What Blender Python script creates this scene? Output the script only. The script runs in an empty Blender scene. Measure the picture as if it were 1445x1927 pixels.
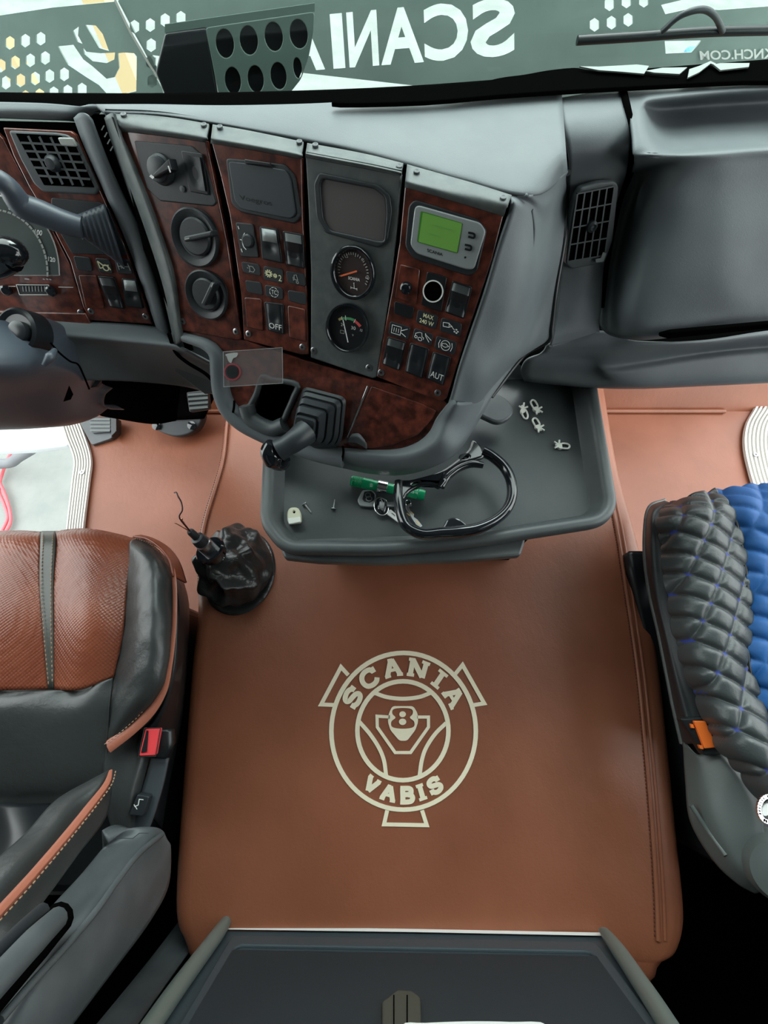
import bpy, math, random
from mathutils import Vector, Matrix
random.seed(7)
# ---------------------------------------------------------------- camera, world, exposure
SC = bpy.context.scene
COL = SC.collection
FOC, CX, CY = 850.0, 722.5, 963.5
PITCH = math.radians(68)
CAM = Vector((0.0, 0.0, 1.35))
cd = bpy.data.cameras.new('camera'); cam = bpy.data.objects.new('camera', cd); COL.objects.link(cam)
cam.location = CAM; cam.rotation_euler = (math.pi/2 - PITCH, 0, 0)
cd.sensor_fit = 'VERTICAL'; cd.sensor_height = 24.0; cd.lens = FOC/1927*24.0; cd.clip_start = 0.02
SC.camera = cam
SC.view_settings.view_transform = 'Standard'; SC.view_settings.look = 'None'
SC.view_settings.gamma = 1; SC.view_settings.use_curve_mapping = False
SC.view_settings.exposure = 0.12
w = bpy.data.worlds.new('world'); SC.world = w; w.use_nodes = True
nt = w.node_tree; bg = nt.nodes['Background']
tc = nt.nodes.new('ShaderNodeTexCoord'); sx = nt.nodes.new('ShaderNodeSeparateXYZ'); cr = nt.nodes.new('ShaderNodeValToRGB')
nt.links.new(tc.outputs['Generated'], sx.inputs[0]); nt.links.new(sx.outputs['Z'], cr.inputs[0]); nt.links.new(cr.outputs[0], bg.inputs[0])
cr.color_ramp.elements[0].position = 0.0; cr.color_ramp.elements[0].color = (.62, .66, .65, 1)
cr.color_ramp.elements[1].position = 0.7; cr.color_ramp.elements[1].color = (.95, 1.0, 1.0, 1)
bg.inputs[1].default_value = 4.6
def area(name, loc, target, sx_, sy_, power, col):
    l = bpy.data.lights.new(name, 'AREA'); l.shape = 'RECTANGLE'; l.size = sx_; l.size_y = sy_; l.energy = power; l.color = col
    o = bpy.data.objects.new(name, l); COL.objects.link(o); o.location = loc
    o.rotation_euler = (Vector(target) - Vector(loc)).to_track_quat('-Z', 'Y').to_euler(); return o
area('front_fill_light', (0.6, 3.2, 3.6), (0.1, .3, .9), 2.4, 1.2, 70, (.93, 1.0, .98))  # area light added ahead of the cab for more front light

# ---------------------------------------------------------------- projection helpers
_c, _s = math.cos(PITCH), math.sin(PITCH)
def ray(px, py):
    u = (CY - py)/FOC
    return Vector(((px - CX)/FOC, _c + u*_s, -_s + u*_c))
def Z(px, py, z):
    d = ray(px, py); return CAM + d*((z - CAM.z)/d.z)
def Xp(px, py, x):
    d = ray(px, py); return CAM + d*((x - CAM.x)/d.x)
def Yp(px, py, y):
    d = ray(px, py); return CAM + d*((y - CAM.y)/d.y)
class Fr:
    def __init__(s, p0, n):
        s.o = Vector(p0); s.n = Vector(n).normalized()
        if s.n.dot(CAM - s.o) < 0: s.n = -s.n
        ex = Vector((0, 0, 1)).cross(s.n)
        if ex.length < 1e-4: ex = Vector((1, 0, 0))
        s.ex = ex.normalized(); s.ey = s.n.cross(s.ex)
    def P(s, px, py, h=0):
        d = ray(px, py); o = s.o + s.n*h
        return CAM + d*((o - CAM).dot(s.n)/d.dot(s.n))
    def uv(s, px, py, h=0):
        q = s.P(px, py, h) - s.o; return (q.dot(s.ex), q.dot(s.ey))
    def W(s, a, b, h=0): return s.o + s.ex*a + s.ey*b + s.n*h
def plane3(a, b, c):
    return Fr(a, (Vector(b) - Vector(a)).cross(Vector(c) - Vector(a)))
def zoomf(ox, oy, sc): return lambda *p: [(ox + x/sc, oy + y/sc) for x, y in p]
r3 = zoomf(0, 190, 4.1); r4 = zoomf(210, 200, 3.6125); r5 = zoomf(560, 260, 3.1413); r6 = zoomf(400, 600, 3.0104)
r7 = zoomf(960, 150, 2.979); r8 = zoomf(480, 660, 2.0643); rp = zoomf(0, 560, 3.44); rg = zoomf(300, 900, 5.5577)
re_ = zoomf(570, 1200, 3.8026); rq = zoomf(1100, 880, 3.705); rk = zoomf(640, 870, 7.225); rc = zoomf(930, 730, 8.5)
rw = zoomf(0, 0, 3.44); rx = zoomf(1060, 0, 3.753); ru = zoomf(590, 440, 8.0286)

# ---------------------------------------------------------------- materials
MATS = {}
def mat(name, col, rough=.5, metal=0, bump=None, coat=0, var=None, emit=0, alpha=1, trans=0, spec=.5):
    if name in MATS: return MATS[name]
    m = bpy.data.materials.new(name); m.use_nodes = True; n = m.node_tree; b = n.nodes['Principled BSDF']
    b.inputs['Base Color'].default_value = (*col, 1); b.inputs['Roughness'].default_value = rough
    b.inputs['Metallic'].default_value = metal; b.inputs['Specular IOR Level'].default_value = spec
    b.inputs['Coat Weight'].default_value = coat; b.inputs['Coat Roughness'].default_value = .06
    if emit: b.inputs['Emission Color'].default_value = (*col, 1); b.inputs['Emission Strength'].default_value = emit
    b.inputs['Alpha'].default_value = alpha; b.inputs['Transmission Weight'].default_value = trans
    g = n.nodes.new('ShaderNodeNewGeometry')
    if var:                      # (scale, colour2, low, high)
        t = n.nodes.new('ShaderNodeTexNoise'); t.inputs['Scale'].default_value = var[0]; t.inputs['Detail'].default_value = 6
        n.links.new(g.outputs['Position'], t.inputs['Vector'])
        r = n.nodes.new('ShaderNodeValToRGB'); r.color_ramp.elements[0].color = (*col, 1); r.color_ramp.elements[1].color = (*var[1], 1)
        r.color_ramp.elements[0].position = var[2]; r.color_ramp.elements[1].position = var[3]
        n.links.new(t.outputs['Fac'], r.inputs[0]); n.links.new(r.outputs[0], b.inputs['Base Color'])
    if bump:                     # list of (scale, strength, distance, stretch)
        prev = None
        for sc, st, dist, stretch in bump:
            mp = n.nodes.new('ShaderNodeMapping'); n.links.new(g.outputs['Position'], mp.inputs[0]); mp.inputs['Scale'].default_value = stretch
            t = n.nodes.new('ShaderNodeTexNoise'); t.inputs['Scale'].default_value = sc; t.inputs['Detail'].default_value = 5
            t.inputs['Distortion'].default_value = .4
            n.links.new(mp.outputs[0], t.inputs['Vector'])
            k = n.nodes.new('ShaderNodeBump'); k.inputs['Strength'].default_value = st; k.inputs['Distance'].default_value = dist
            n.links.new(t.outputs['Fac'], k.inputs['Height'])
            if prev: n.links.new(prev.outputs[0], k.inputs['Normal'])
            prev = k
        n.links.new(prev.outputs[0], b.inputs['Normal'])
    MATS[name] = m; return m
grain = [(900, .25, .0006, (1, 1, 1))]
M_dash = mat('dash_plastic', (.11, .125, .135), .5, spec=.35, bump=[(700, .3, .0006, (1, 1, 1)), (14, .12, .004, (1, 1, 1))], var=(9, (.145, .165, .17), .35, .7))
M_dark = mat('dark_plastic', (.02, .025, .029), .42, bump=grain)
M_mid = mat('mid_grey_plastic', (.06, .07, .075), .45, bump=grain, var=(20, (.085, .095, .1), .4, .7))
M_facia = mat('facia_grey', (.07, .085, .085), .5, bump=[(500, .3, .0006, (1, .3, 1))], var=(60, (.1, .115, .11), .4, .65))
M_black = mat('black_plastic', (.01, .012, .014), .35)
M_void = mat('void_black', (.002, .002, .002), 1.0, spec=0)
M_rock = mat('rocker_black', (.012, .015, .018), .34)
M_gloss = mat('gloss_black', (.008, .01, .013), .12, coat=.6)
M_col = mat('column_plastic', (.065, .08, .1), .38, bump=[(8, .15, .01, (1, 1, 1))])
M_liner = mat('headliner', (.2, .2, .195), .9, spec=.1)
M_wall = mat('dark_wall_trim', (.06, .06, .06), .9, spec=.1)
M_wood = mat('burl_wood', (.045, .011, .007), .3, coat=.7, var=(75, (.19, .045, .026), .36, .7), bump=[(6, .08, .01, (1, 1, 1))])
leathb = [(260, .3, .0008, (1, 1, 1)), (34, .3, .0018, (1.6, 1, 1)), (5, .12, .012, (1, 1, 1))]
M_mat = mat('brown_leather_mat', (.205, .066, .031), .43, bump=leathb, var=(6, (.265, .09, .047), .3, .75))
M_seatbr = mat('brown_seat_leather', (.19, .05, .026), .34, bump=[(30, .3, .002, (1, 1, 1))], var=(11, (.25, .07, .037), .35, .7))
M_seatbk = mat('black_seat_leather', (.032, .036, .036), .36, bump=[(38, .45, .0025, (1, 1, 1)), (9, .3, .01, (1, 1, 1)), (300, .3, .0006, (1, 1, 1))])
M_pipe = mat('brown_piping', (.36, .12, .075), .4, bump=[(300, .4, .0008, (1, 1, 1))])
M_thread = mat('thread', (.35, .22, .14), .8)
M_threadb = mat('blue_thread', (.03, .05, .25), .6)
M_quilt = mat('black_quilt_leather', (.05, .058, .06), .35, bump=[(300, .4, .0008, (1, 1, 1))])
M_blue = mat('blue_quilt_fabric', (.006, .09, .30), .6, bump=[(60, .4, .002, (1, 1, 1))])
M_embl = mat('cream_embroidery', (.82, .75, .56), .7, bump=[(500, .5, .0006, (1, 1, 1))])
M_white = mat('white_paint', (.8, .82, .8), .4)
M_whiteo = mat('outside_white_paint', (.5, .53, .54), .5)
M_alu = mat('ribbed_aluminium', (.55, .54, .5), .4, .2)
M_chrome = mat('chrome', (.8, .8, .8), .12, 1)
M_steel = mat('steel', (.35, .36, .37), .3, 1)
M_conc = mat('concrete', (.17, .19, .18), .8, var=(5, (.22, .235, .22), .35, .7), bump=[(30, .3, .01, (1, 1, 1))])
M_clip = mat('white_clip_plastic', (.72, .75, .68), .4)
M_red = mat('red_button', (.75, .06, .07), .35)
M_orange = mat('orange_button', (.95, .19, .03), .35)
M_needle = mat('orange_needle', (.85, .16, .05), .5)
M_ink = mat('white_ink', (.8, .82, .78), .6)
M_inkg = mat('grey_ink', (.36, .38, .36), .6)
M_inky = mat('yellow_ink', (.75, .74, .45), .6)
M_green = mat('green_plastic', (.0, .33, .13), .3, coat=.3)
M_lcd = mat('lcd_green', (.13, .3, .06), .3, emit=.12)
M_lcdd = mat('lcd_shadow', (.05, .22, .02), .4)
M_silver = mat('silver_plastic', (.3, .33, .33), .38, .2)
M_rail = mat('rail_silver', (.16, .19, .175), .35, .3)
M_lid = mat('box_lid_plastic', (.04, .055, .065), .4, bump=grain)
M_slot = mat('pocket_brown_grey', (.085, .075, .075), .45)
M_dial = mat('dial_brown', (.05, .036, .034), .4)
M_dialg = mat('dial_green_grey', (.05, .068, .064), .4)
M_plate = mat('perforated_plate', (.2, .27, .245), .45, var=(8, (.25, .33, .3), .35, .7), bump=[(12, .2, .01, (1, 1, 1))])
M_lens = mat('lens_panel', (.11, .16, .14), .25)
M_yel = mat('gauge_yellow', (.5, .45, .15), .6); M_grn = mat('gauge_green', (.08, .4, .15), .6); M_rd = mat('gauge_red', (.8, .1, .1), .6)
M_beige = mat('beige_wood', (.6, .45, .25), .6); M_bluep = mat('blue_paint', (.05, .2, .6), .5)
M_cable = mat('pink_red_cable', (.7, .1, .12), .5); M_hose = mat('grey_hose', (.12, .13, .14), .5)
M_belt = mat('belt_grey', (.05, .06, .07), .6)
M_shell = mat('seat_shell_plastic', (.095, .112, .108), .42, bump=[(400, .2, .0005, (1, 1, 1))])
M_rail2 = mat('beige_card', (.45, .45, .36), .6)
def glass_mat(name, tint, refl):
    m = bpy.data.materials.new(name); m.use_nodes = True; n = m.node_tree; n.nodes.clear()
    o = n.nodes.new('ShaderNodeOutputMaterial'); t = n.nodes.new('ShaderNodeBsdfTransparent'); g = n.nodes.new('ShaderNodeBsdfGlossy')
    f = n.nodes.new('ShaderNodeFresnel'); mx = n.nodes.new('ShaderNodeMixShader'); f.inputs[0].default_value = refl
    t.inputs[0].default_value = (*tint, 1); g.inputs['Roughness'].default_value = .03
    gg = n.nodes.new('ShaderNodeNewGeometry'); mu = n.nodes.new('ShaderNodeMath'); mu.operation = 'SUBTRACT'; mu.use_clamp = True
    n.links.new(f.outputs[0], mu.inputs[0]); n.links.new(gg.outputs['Backfacing'], mu.inputs[1])
    n.links.new(mu.outputs[0], mx.inputs[0]); n.links.new(t.outputs[0], mx.inputs[1]); n.links.new(g.outputs[0], mx.inputs[2])
    n.links.new(mx.outputs[0], o.inputs[0]); return m
M_glass = glass_mat('windshield_glass', (.92, .97, .955), 1.4)
M_acryl = mat('clear_acrylic', (.2, .17, .17), .2, alpha=.42)

# ---------------------------------------------------------------- object helpers
WLOC = {}
def wloc(o): return WLOC.get(o.name, Vector((0, 0, 0))) if o else Vector((0, 0, 0))
def thing(name, label, cat, loc=(0, 0, 0), group=None):
    o = bpy.data.objects.new(name, None); COL.objects.link(o); o.empty_display_size = .05
    o.location = loc; WLOC[o.name] = Vector(loc); o['label'] = label; o['category'] = cat
    if group: o['group'] = group
    return o
def tag(o, label, cat, group=None):
    o['label'] = label; o['category'] = cat
    if group: o['group'] = group
    return o
def struct(o): o['kind'] = 'structure'; return o
def mk(name, verts, faces, m, parent=None, smooth=True, face_cam=False):
    vs = [Vector(v) for v in verts]; c = sum(vs, Vector())/len(vs)
    me = bpy.data.meshes.new(name); me.from_pydata([v - c for v in vs], [], faces)
    if smooth:
        for p in me.polygons: p.use_smooth = True
    me.materials.append(m); me.update()
    if face_cam and me.polygons:
        s = sum(((CAM - c - p.center).dot(p.normal)*p.area for p in me.polygons))
        if s < 0: me.flip_normals()
    o = bpy.data.objects.new(name, me); COL.objects.link(o)
    if parent: o.parent = parent; o.location = c - wloc(parent)
    else: o.location = c
    WLOC[o.name] = c
    return o
def label(o, t): o['label'] = t; return o
def autosm(o, ang=40):
    me = o.data
    try: me.set_sharp_from_angle(angle=math.radians(ang))
    except Exception: pass
    return o
def bevel(o, w_, seg=3):
    b = o.modifiers.new('bevel', 'BEVEL'); b.width = w_; b.segments = seg; b.limit_method = 'ANGLE'; b.angle_limit = math.radians(35); return o
def cr1(p0, p1, p2, p3, t):
    return p1*1.0 + (p2 - p0)*(.5*t) + (p0*2 - p1*5 + p2*4 - p3)*(.5*t*t) + (p1*3 - p0 - p2*3 + p3)*(.5*t*t*t)
def crom(pts, n, closed=False):
    pts = [Vector(p) for p in pts]; L = len(pts); out = []
    if L < 3 and not closed:
        return [pts[0].lerp(pts[1], i/n) for i in range(n + 1)]
    segs = L if closed else L - 1
    for i in range(segs):
        g = (lambda k: pts[k % L]) if closed else (lambda k: pts[k] if 0 <= k < L else (pts[0]*2 - pts[1] if k < 0 else pts[-1]*2 - pts[-2]))
        for j in range(n): out.append(cr1(g(i-1), g(i), g(i+1), g(i+2), j/n))
    if not closed: out.append(pts[-1].copy())
    return out
def rnd(pts, r, n=4):
    out = []; L = len(pts); V2 = [Vector((p[0], p[1])) for p in pts]
    rr = r if isinstance(r, (list, tuple)) else [r]*L
    for i in range(L):
        p, a, b = V2[i], V2[i-1], V2[(i+1) % L]
        da, db = (a-p), (b-p); ra = min(rr[i], da.length*.48); rb = min(rr[i], db.length*.48)
        if ra < 1e-6: out.append(tuple(p)); continue
        s, e = p + da.normalized()*ra, p + db.normalized()*rb
        for k in range(n + 1):
            t = k/n; q = s*(1-t)**2 + p*2*t*(1-t) + e*t*t; out.append((q.x, q.y))
    return out
def sm2(pts, n=5, closed=True):
    return [(p.x, p.y) for p in crom([Vector((a, b, 0)) for a, b in pts], n, closed)]
def ell(cx, cy, rx_, ry_, n=40, rot=0):
    c, s = math.cos(rot), math.sin(rot)
    return [(cx + rx_*math.cos(2*math.pi*i/n)*c - ry_*math.sin(2*math.pi*i/n)*s, cy + rx_*math.cos(2*math.pi*i/n)*s + ry_*math.sin(2*math.pi*i/n)*c) for i in range(n)]
def P3(p):  # control point: (px,py,z) tuple or a Vector
    return p if isinstance(p, Vector) else Z(*p)
def patch(name, rows, m, parent=None, k=6, thick=.004, disp=None, kv=None, matf=None, m2=None):
    R = [[P3(p) for p in r] for r in rows]; kv = kv or k
    R = [crom(r, k) for r in R]; cols = list(zip(*R)); cols = [crom(c, kv) for c in cols]
    nu, nv = len(cols), len(cols[0])
    V = [cols[i][j].copy() for j in range(nv) for i in range(nu)]
    F = [(j*nu + i, j*nu + i + 1, (j+1)*nu + i + 1, (j+1)*nu + i) for j in range(nv - 1) for i in range(nu - 1)]
    if disp:
        N = []
        for j in range(nv):
            for i in range(nu):
                a = V[j*nu + min(i+1, nu-1)] - V[j*nu + max(i-1, 0)]; b = V[min(j+1, nv-1)*nu + i] - V[max(j-1, 0)*nu + i]
                q = a.cross(b)
                q = q.normalized() if q.length > 1e-12 else Vector((0, 0, 1))
                if q.dot(CAM - V[j*nu + i]) < 0: q = -q
                N.append(q)
        V = [V[q] + N[q]*disp(V[q], (q % nu)/(nu-1), (q//nu)/(nv-1)) for q in range(len(V))]
    o = mk(name, V, F, m, parent, face_cam=True)
    if matf:
        o.data.materials.append(m2); c = WLOC[o.name]
        for p in o.data.polygons: p.material_index = 1 if matf(c + p.center) else 0
    if thick:
        s = o.modifiers.new('thickness', 'SOLIDIFY'); s.thickness = thick; s.offset = -1
    return o
def tube(name, pts, rad, m, parent=None, n=10, k=5, closed=False, flat=1.0, up=None):
    P = crom(pts, k, closed) if k else [Vector(p) for p in pts]; L = len(P)
    if isinstance(rad, (int, float)): rr = [rad]*L
    else:
        q = len(rad); span = (q if closed else q - 1); rr = []
        for i in range(L):
            t = i/(L if closed else L - 1)*span; a = int(t); f = t - a
            rr.append(rad[a % q]*(1-f) + rad[min(a+1, q-1) if not closed else (a+1) % q]*f)
    V = []; prev = up
    for i in range(L):
        t = (P[(i+1) % L] - P[i-1]) if closed else (P[min(i+1, L-1)] - P[max(i-1, 0)])
        t.normalize()
        if prev is None: prev = Vector((0, 0, 1)) if abs(t.z) < .9 else Vector((0, 1, 0))
        a = (prev - t*prev.dot(t)).normalized(); b = t.cross(a); prev = a if up is None else up
        for j in range(n):
            th = 2*math.pi*j/n; V.append(P[i] + a*(math.cos(th)*rr[i]*flat) + b*(math.sin(th)*rr[i]))
    F = []
    for i in range(L if closed else L - 1):
        for j in range(n):
            i2 = (i+1) % L; F.append((i*n + j, i*n + (j+1) % n, i2*n + (j+1) % n, i2*n + j))
    if not closed: F.append(tuple(range(n))[::-1]); F.append(tuple((L-1)*n + j for j in range(n)))
    return autosm(mk(name, V, F, m, parent), 50)
def basis(ax):
    ax = Vector(ax).normalized(); a = ax.orthogonal().normalized(); return a, ax.cross(a), ax
def lathe(name, o_, ax, prof, m, parent=None, n=32, mod=None):
    a, b, c = basis(ax); o_ = Vector(o_); V = []; F = []
    for i, (r, h) in enumerate(prof):
        for j in range(n):
            th = 2*math.pi*j/n; r2 = r*(mod(th, i/(len(prof)-1)) if mod else 1)
            V.append(o_ + a*(math.cos(th)*r2) + b*(math.sin(th)*r2) + c*h)
    for i in range(len(prof) - 1):
        for j in range(n): F.append((i*n + j, i*n + (j+1) % n, (i+1)*n + (j+1) % n, (i+1)*n + j))
    F.append(tuple(range(n))[::-1]); F.append(tuple((len(prof)-1)*n + j for j in range(n)))
    return autosm(mk(name, V, F, m, parent), 35)
def box(name, lo, hi, m, parent=None, bev=0):
    x0, y0, z0 = lo; x1, y1, z1 = hi
    V = [(x0,y0,z0),(x1,y0,z0),(x1,y1,z0),(x0,y1,z0),(x0,y0,z1),(x1,y0,z1),(x1,y1,z1),(x0,y1,z1)]
    o = mk(name, V, [(3,2,1,0),(4,5,6,7),(0,1,5,4),(1,2,6,5),(2,3,7,6),(3,0,4,7)], m, parent, smooth=False)
    return bevel(o, bev) if bev else o
def plate(name, outlines, fr, h, th, m, parent=None, bev=0, px=True, at=None):
    """flat plate with holes on a frame; top face at height h, thickness th"""
    cu = bpy.data.curves.new(name, 'CURVE'); cu.dimensions = '2D'; cu.fill_mode = 'BOTH'
    bev = min(bev, th/2*.98); cu.extrude = max(th/2 - bev, 0); cu.bevel_depth = bev; cu.offset = -bev; cu.bevel_resolution = 2
    ht = h if at is None else at
    for ol in outlines:
        sp = cu.splines.new('POLY'); sp.points.add(len(ol) - 1); sp.use_cyclic_u = True
        for i, p in enumerate(ol):
            a, b = fr.uv(p[0], p[1], ht) if px else p
            sp.points[i].co = (a, b, 0, 1)
    ob = bpy.data.objects.new('tmp', cu); me = bpy.data.meshes.new_from_object(ob)
    V = [fr.W(v.co.x, v.co.y, h - th/2 + v.co.z) for v in me.vertices]; F = [tuple(p.vertices) for p in me.polygons]
    bpy.data.objects.remove(ob); bpy.data.curves.remove(cu); bpy.data.meshes.remove(me)
    return autosm(mk(name, V, F, m, parent), 30)
def ringplate(name, outer, fr, h, th, wid, m, parent=None, bev=.001):
    """closed frame following an outline: outline in px, wid in px towards the middle"""
    cx = sum(p[0] for p in outer)/len(outer); cy = sum(p[1] for p in outer)/len(outer)
    inner = []
    for p in outer:
        d = math.hypot(p[0]-cx, p[1]-cy); f = (d - wid)/d; inner.append((cx + (p[0]-cx)*f, cy + (p[1]-cy)*f))
    return plate(name, [outer, inner], fr, h, th, m, parent, bev)
def shrink(outer, wid):
    cx = sum(p[0] for p in outer)/len(outer); cy = sum(p[1] for p in outer)/len(outer); out = []
    for p in outer:
        d = math.hypot(p[0]-cx, p[1]-cy); f = (d - wid)/d; out.append((cx + (p[0]-cx)*f, cy + (p[1]-cy)*f))
    return out
def Q(quad, u, v):
    tl, tr, br, bl = quad
    x = (tl[0]*(1-u) + tr[0]*u)*(1-v) + (bl[0]*(1-u) + br[0]*u)*v; y = (tl[1]*(1-u) + tr[1]*u)*(1-v) + (bl[1]*(1-u) + br[1]*u)*v
    return (x, y)
def ribbons(name, lines, wpx, fr, h, m, parent=None, th=.0004, quad=None, project=None):
    """flat strips of constant pixel width laid on a frame; a line may be (pts, closed)"""
    V = []; F = []
    for kl, ln in enumerate(lines):
        closed = False; pts = ln; hs = h + .00003*kl
        if len(ln) == 2 and isinstance(ln[1], bool): pts, closed = ln
        if quad: pts = [Q(quad, *p) for p in pts]
        P = [Vector((p[0], p[1])) for p in pts]; L = len(P); base = len(V)
        for i in range(L):
            t = (P[(i+1) % L] - P[i-1]) if closed else (P[min(i+1, L-1)] - P[max(i-1, 0)])
            e1 = (P[i] - P[i-1]) if (closed or i) else (P[1] - P[0]); e2 = (P[(i+1) % L] - P[i]) if (closed or i < L-1) else e1
            e1 = e1.normalized() if e1.length > 1e-6 else e2.normalized(); e2 = e2.normalized() if e2.length > 1e-6 else e1
            t = (e1 + e2) if (e1 + e2).length > .1 else e1
            t.normalize(); nn = Vector((-t.y, t.x))*(wpx/2/max(.38, t.dot(e1)))
            for s in (1, -1):
                q = P[i] + nn*s
                for hh in (hs + th, h): V.append(fr.P(q.x, q.y, hh) if not project else project(q.x, q.y, hh))
        for i in range(L if closed else L - 1):
            a, b = base + i*4, base + ((i+1) % L)*4
            F += [(a, a+2, b+2, b), (a+1, a, b, b+1), (a+2, a+3, b+3, b+2)]
        if not closed: F += [(base, base+1, base+3, base+2), (base+(L-1)*4, base+(L-1)*4+2, base+(L-1)*4+3, base+(L-1)*4+1)]
    o = mk(name, V, F, m, parent, smooth=False)
    return o
def text_mesh(s, bold=0):
    cu = bpy.data.curves.new('t', 'FONT'); cu.body = s; cu.offset = bold; cu.resolution_u = 4
    ob = bpy.data.objects.new('t', cu); COL.objects.link(ob); dg = bpy.context.evaluated_depsgraph_get()
    me = bpy.data.meshes.new_from_object(ob.evaluated_get(dg))
    V = [v.co.copy() for v in me.vertices]; F = [tuple(p.vertices) for p in me.polygons]
    bpy.data.objects.remove(ob); bpy.data.curves.remove(cu); bpy.data.meshes.remove(me)
    x0, x1 = min(v.x for v in V), max(v.x for v in V); y0, y1 = min(v.y for v in V), max(v.y for v in V)
    return [((v.x-x0)/(x1-x0), 1 - (v.y-y0)/(y1-y0)) for v in V], F
def qtext(name, s, quad, fr, h, m, parent=None, bold=0, mirror=False):
    V2, F = text_mesh(s, bold)
    V = [fr.P(*Q(quad, (1-u) if mirror else u, v), h) for u, v in V2]
    return mk(name, V, F, m, parent, smooth=False, face_cam=True)
def sub(quad, u0, v0, u1, v1): return [Q(quad, u0, v0), Q(quad, u1, v0), Q(quad, u1, v1), Q(quad, u0, v1)]
def text_loops(s, bold=0):
    """boundary loops of a text in unit box coordinates"""
    V2, F = text_mesh(s, bold); keys = {}; idx = []
    for v in V2:
        kk = (round(v[0], 5), round(v[1], 5)); idx.append(keys.setdefault(kk, len(keys)))
    P = [k for k in keys]; cnt = {}
    for f in F:
        g = [idx[i] for i in f]
        for i in range(len(g)):
            a, b = g[i], g[(i+1) % len(g)]
            if a != b: cnt[(a, b)] = cnt.get((a, b), 0) + 1
    nx = {}
    for (a, b) in cnt:
        if (b, a) not in cnt: nx.setdefault(a, []).append(b)
    loops = []
    while nx:
        a = next(iter(nx)); loop = [a]; b = nx[a].pop()
        if not nx[a]: del nx[a]
        while b != loop[0]:
            loop.append(b)
            if b not in nx: break
            c = nx[b].pop()
            if not nx[b]: del nx[b]
            b = c
        if len(loop) > 2: loops.append([P[i] for i in loop])
    return loops
def quadpatch(name, quad, fr, hf, m, parent=None, nu=10, nv=16, base=0):
    V = []; F = []
    for j in range(nv + 1):
        for i in range(nu + 1):
            u, v = i/nu, j/nv; V.append(fr.P(*Q(quad, u, v), hf(u, v)))
    W_ = nu + 1
    for j in range(nv):
        for i in range(nu): F.append((j*W_+i, (j+1)*W_+i, (j+1)*W_+i+1, j*W_+i+1))
    edge = [i for i in range(W_)] + [j*W_+nu for j in range(1, nv+1)] + [nv*W_+i for i in range(nu-1, -1, -1)] + [j*W_ for j in range(nv-1, 0, -1)]
    b0 = len(V)
    for e in edge:
        i, j = e % W_, e//W_; V.append(fr.P(*Q(quad, i/nu, j/nv), base))
    L = len(edge)
    for k in range(L): F.append((edge[k], edge[(k+1) % L], b0 + (k+1) % L, b0 + k))
    return autosm(mk(name, V, F, m, parent, face_cam=True), 45)
def loft_outline(name, pts, prof, m, parent=None, cap=True, close_bottom=False):
    """pts: closed list of (x,y) world; prof: (offset outwards, z)"""
    P = [Vector((p[0], p[1])) for p in pts]; L = len(P)
    ar = sum(P[i].x*P[(i+1) % L].y - P[(i+1) % L].x*P[i].y for i in range(L))
    sg = 1 if ar > 0 else -1; N = []
    for i in range(L):
        t = (P[(i+1) % L] - P[i-1]).normalized(); N.append(Vector((t.y, -t.x))*sg)
    V = []
    for off, z in prof:
        for i in range(L): q = P[i] + N[i]*off; V.append((q.x, q.y, z))
    F = []
    for k in range(len(prof) - 1):
        for i in range(L): F.append((k*L + i, k*L + (i+1) % L, (k+1)*L + (i+1) % L, (k+1)*L + i))
    if cap: F.append(tuple((len(prof)-1)*L + i for i in range(L)))
    if close_bottom: F.append(tuple(range(L))[::-1])
    o = mk(name, V, F, m, parent)
    import bmesh
    bm = bmesh.new(); bm.from_mesh(o.data); bmesh.ops.recalc_face_normals(bm, faces=bm.faces)
    top = max(bm.faces, key=lambda f: len(f.verts)) if cap else None
    bm.to_mesh(o.data); bm.free()
    if cap:
        big = max(o.data.polygons, key=lambda p: len(p.vertices))
        if big.normal.z < 0: o.data.flip_normals()
    return autosm(o, 50)
def dashes(name, pts, ln, gap, r, m, parent=None):
    """a row of stitches along a line as one mesh"""
    P = crom(pts, 10); V = []; F = []; acc = 0; on = True; start = P[0]; t0 = 0
    segs = []; cur = P[0]; need = ln
    for i in range(1, len(P)):
        a, b = P[i-1], P[i]; d = (b - a).length
        while d > need:
            q = a.lerp(b, need/d)
            if on: segs.append((cur, q))
            on = not on; cur = q; a = q; d = (b - a).length; need = ln if on else gap
        need -= d
    for a, b in segs:
        t = (b - a).normalized(); s = t.orthogonal().normalized()*r; u = t.cross(s).normalized()*r; k = len(V)
        V += [a+s, a+u, a-s, a-u, b+s, b+u, b-s, b-u]
        F += [(k,k+1,k+5,k+4),(k+1,k+2,k+6,k+5),(k+2,k+3,k+7,k+6),(k+3,k,k+4,k+7),(k+3,k+2,k+1,k),(k+4,k+5,k+6,k+7)]
    return mk(name, V, F, m, parent)
# ================================================================ the cab shell and what lies outside
# workshop ground a step below the cab floor
g = mk('floor_workshop', [(-7,-5,-1.0),(7,-5,-1.0),(7,9,-1.0),(-7,9,-1.0)], [(0,1,2,3)], M_conc, smooth=False); struct(g); g.name = 'floor'
# cab floor, covered in brown leather
fl = [Z(118,700,0).xy[:], Z(125,790,0).xy[:], Z(150,880,0).xy[:], Z(146,1010,0).xy[:], (-1.02,-1.3), (1.2,-1.3), Z(1416,930,0).xy[:], Z(1400,830,0).xy[:], Z(1418,760,0).xy[:], Z(1443,722,0).xy[:], (1.25,1.1), (-1.15,1.1)]
FL = plate('floor_cab', [[(x, y) for x, y in fl]], Fr((0,0,0),(0,0,1)), 0, .03, M_mat, px=False); struct(FL)
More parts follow.
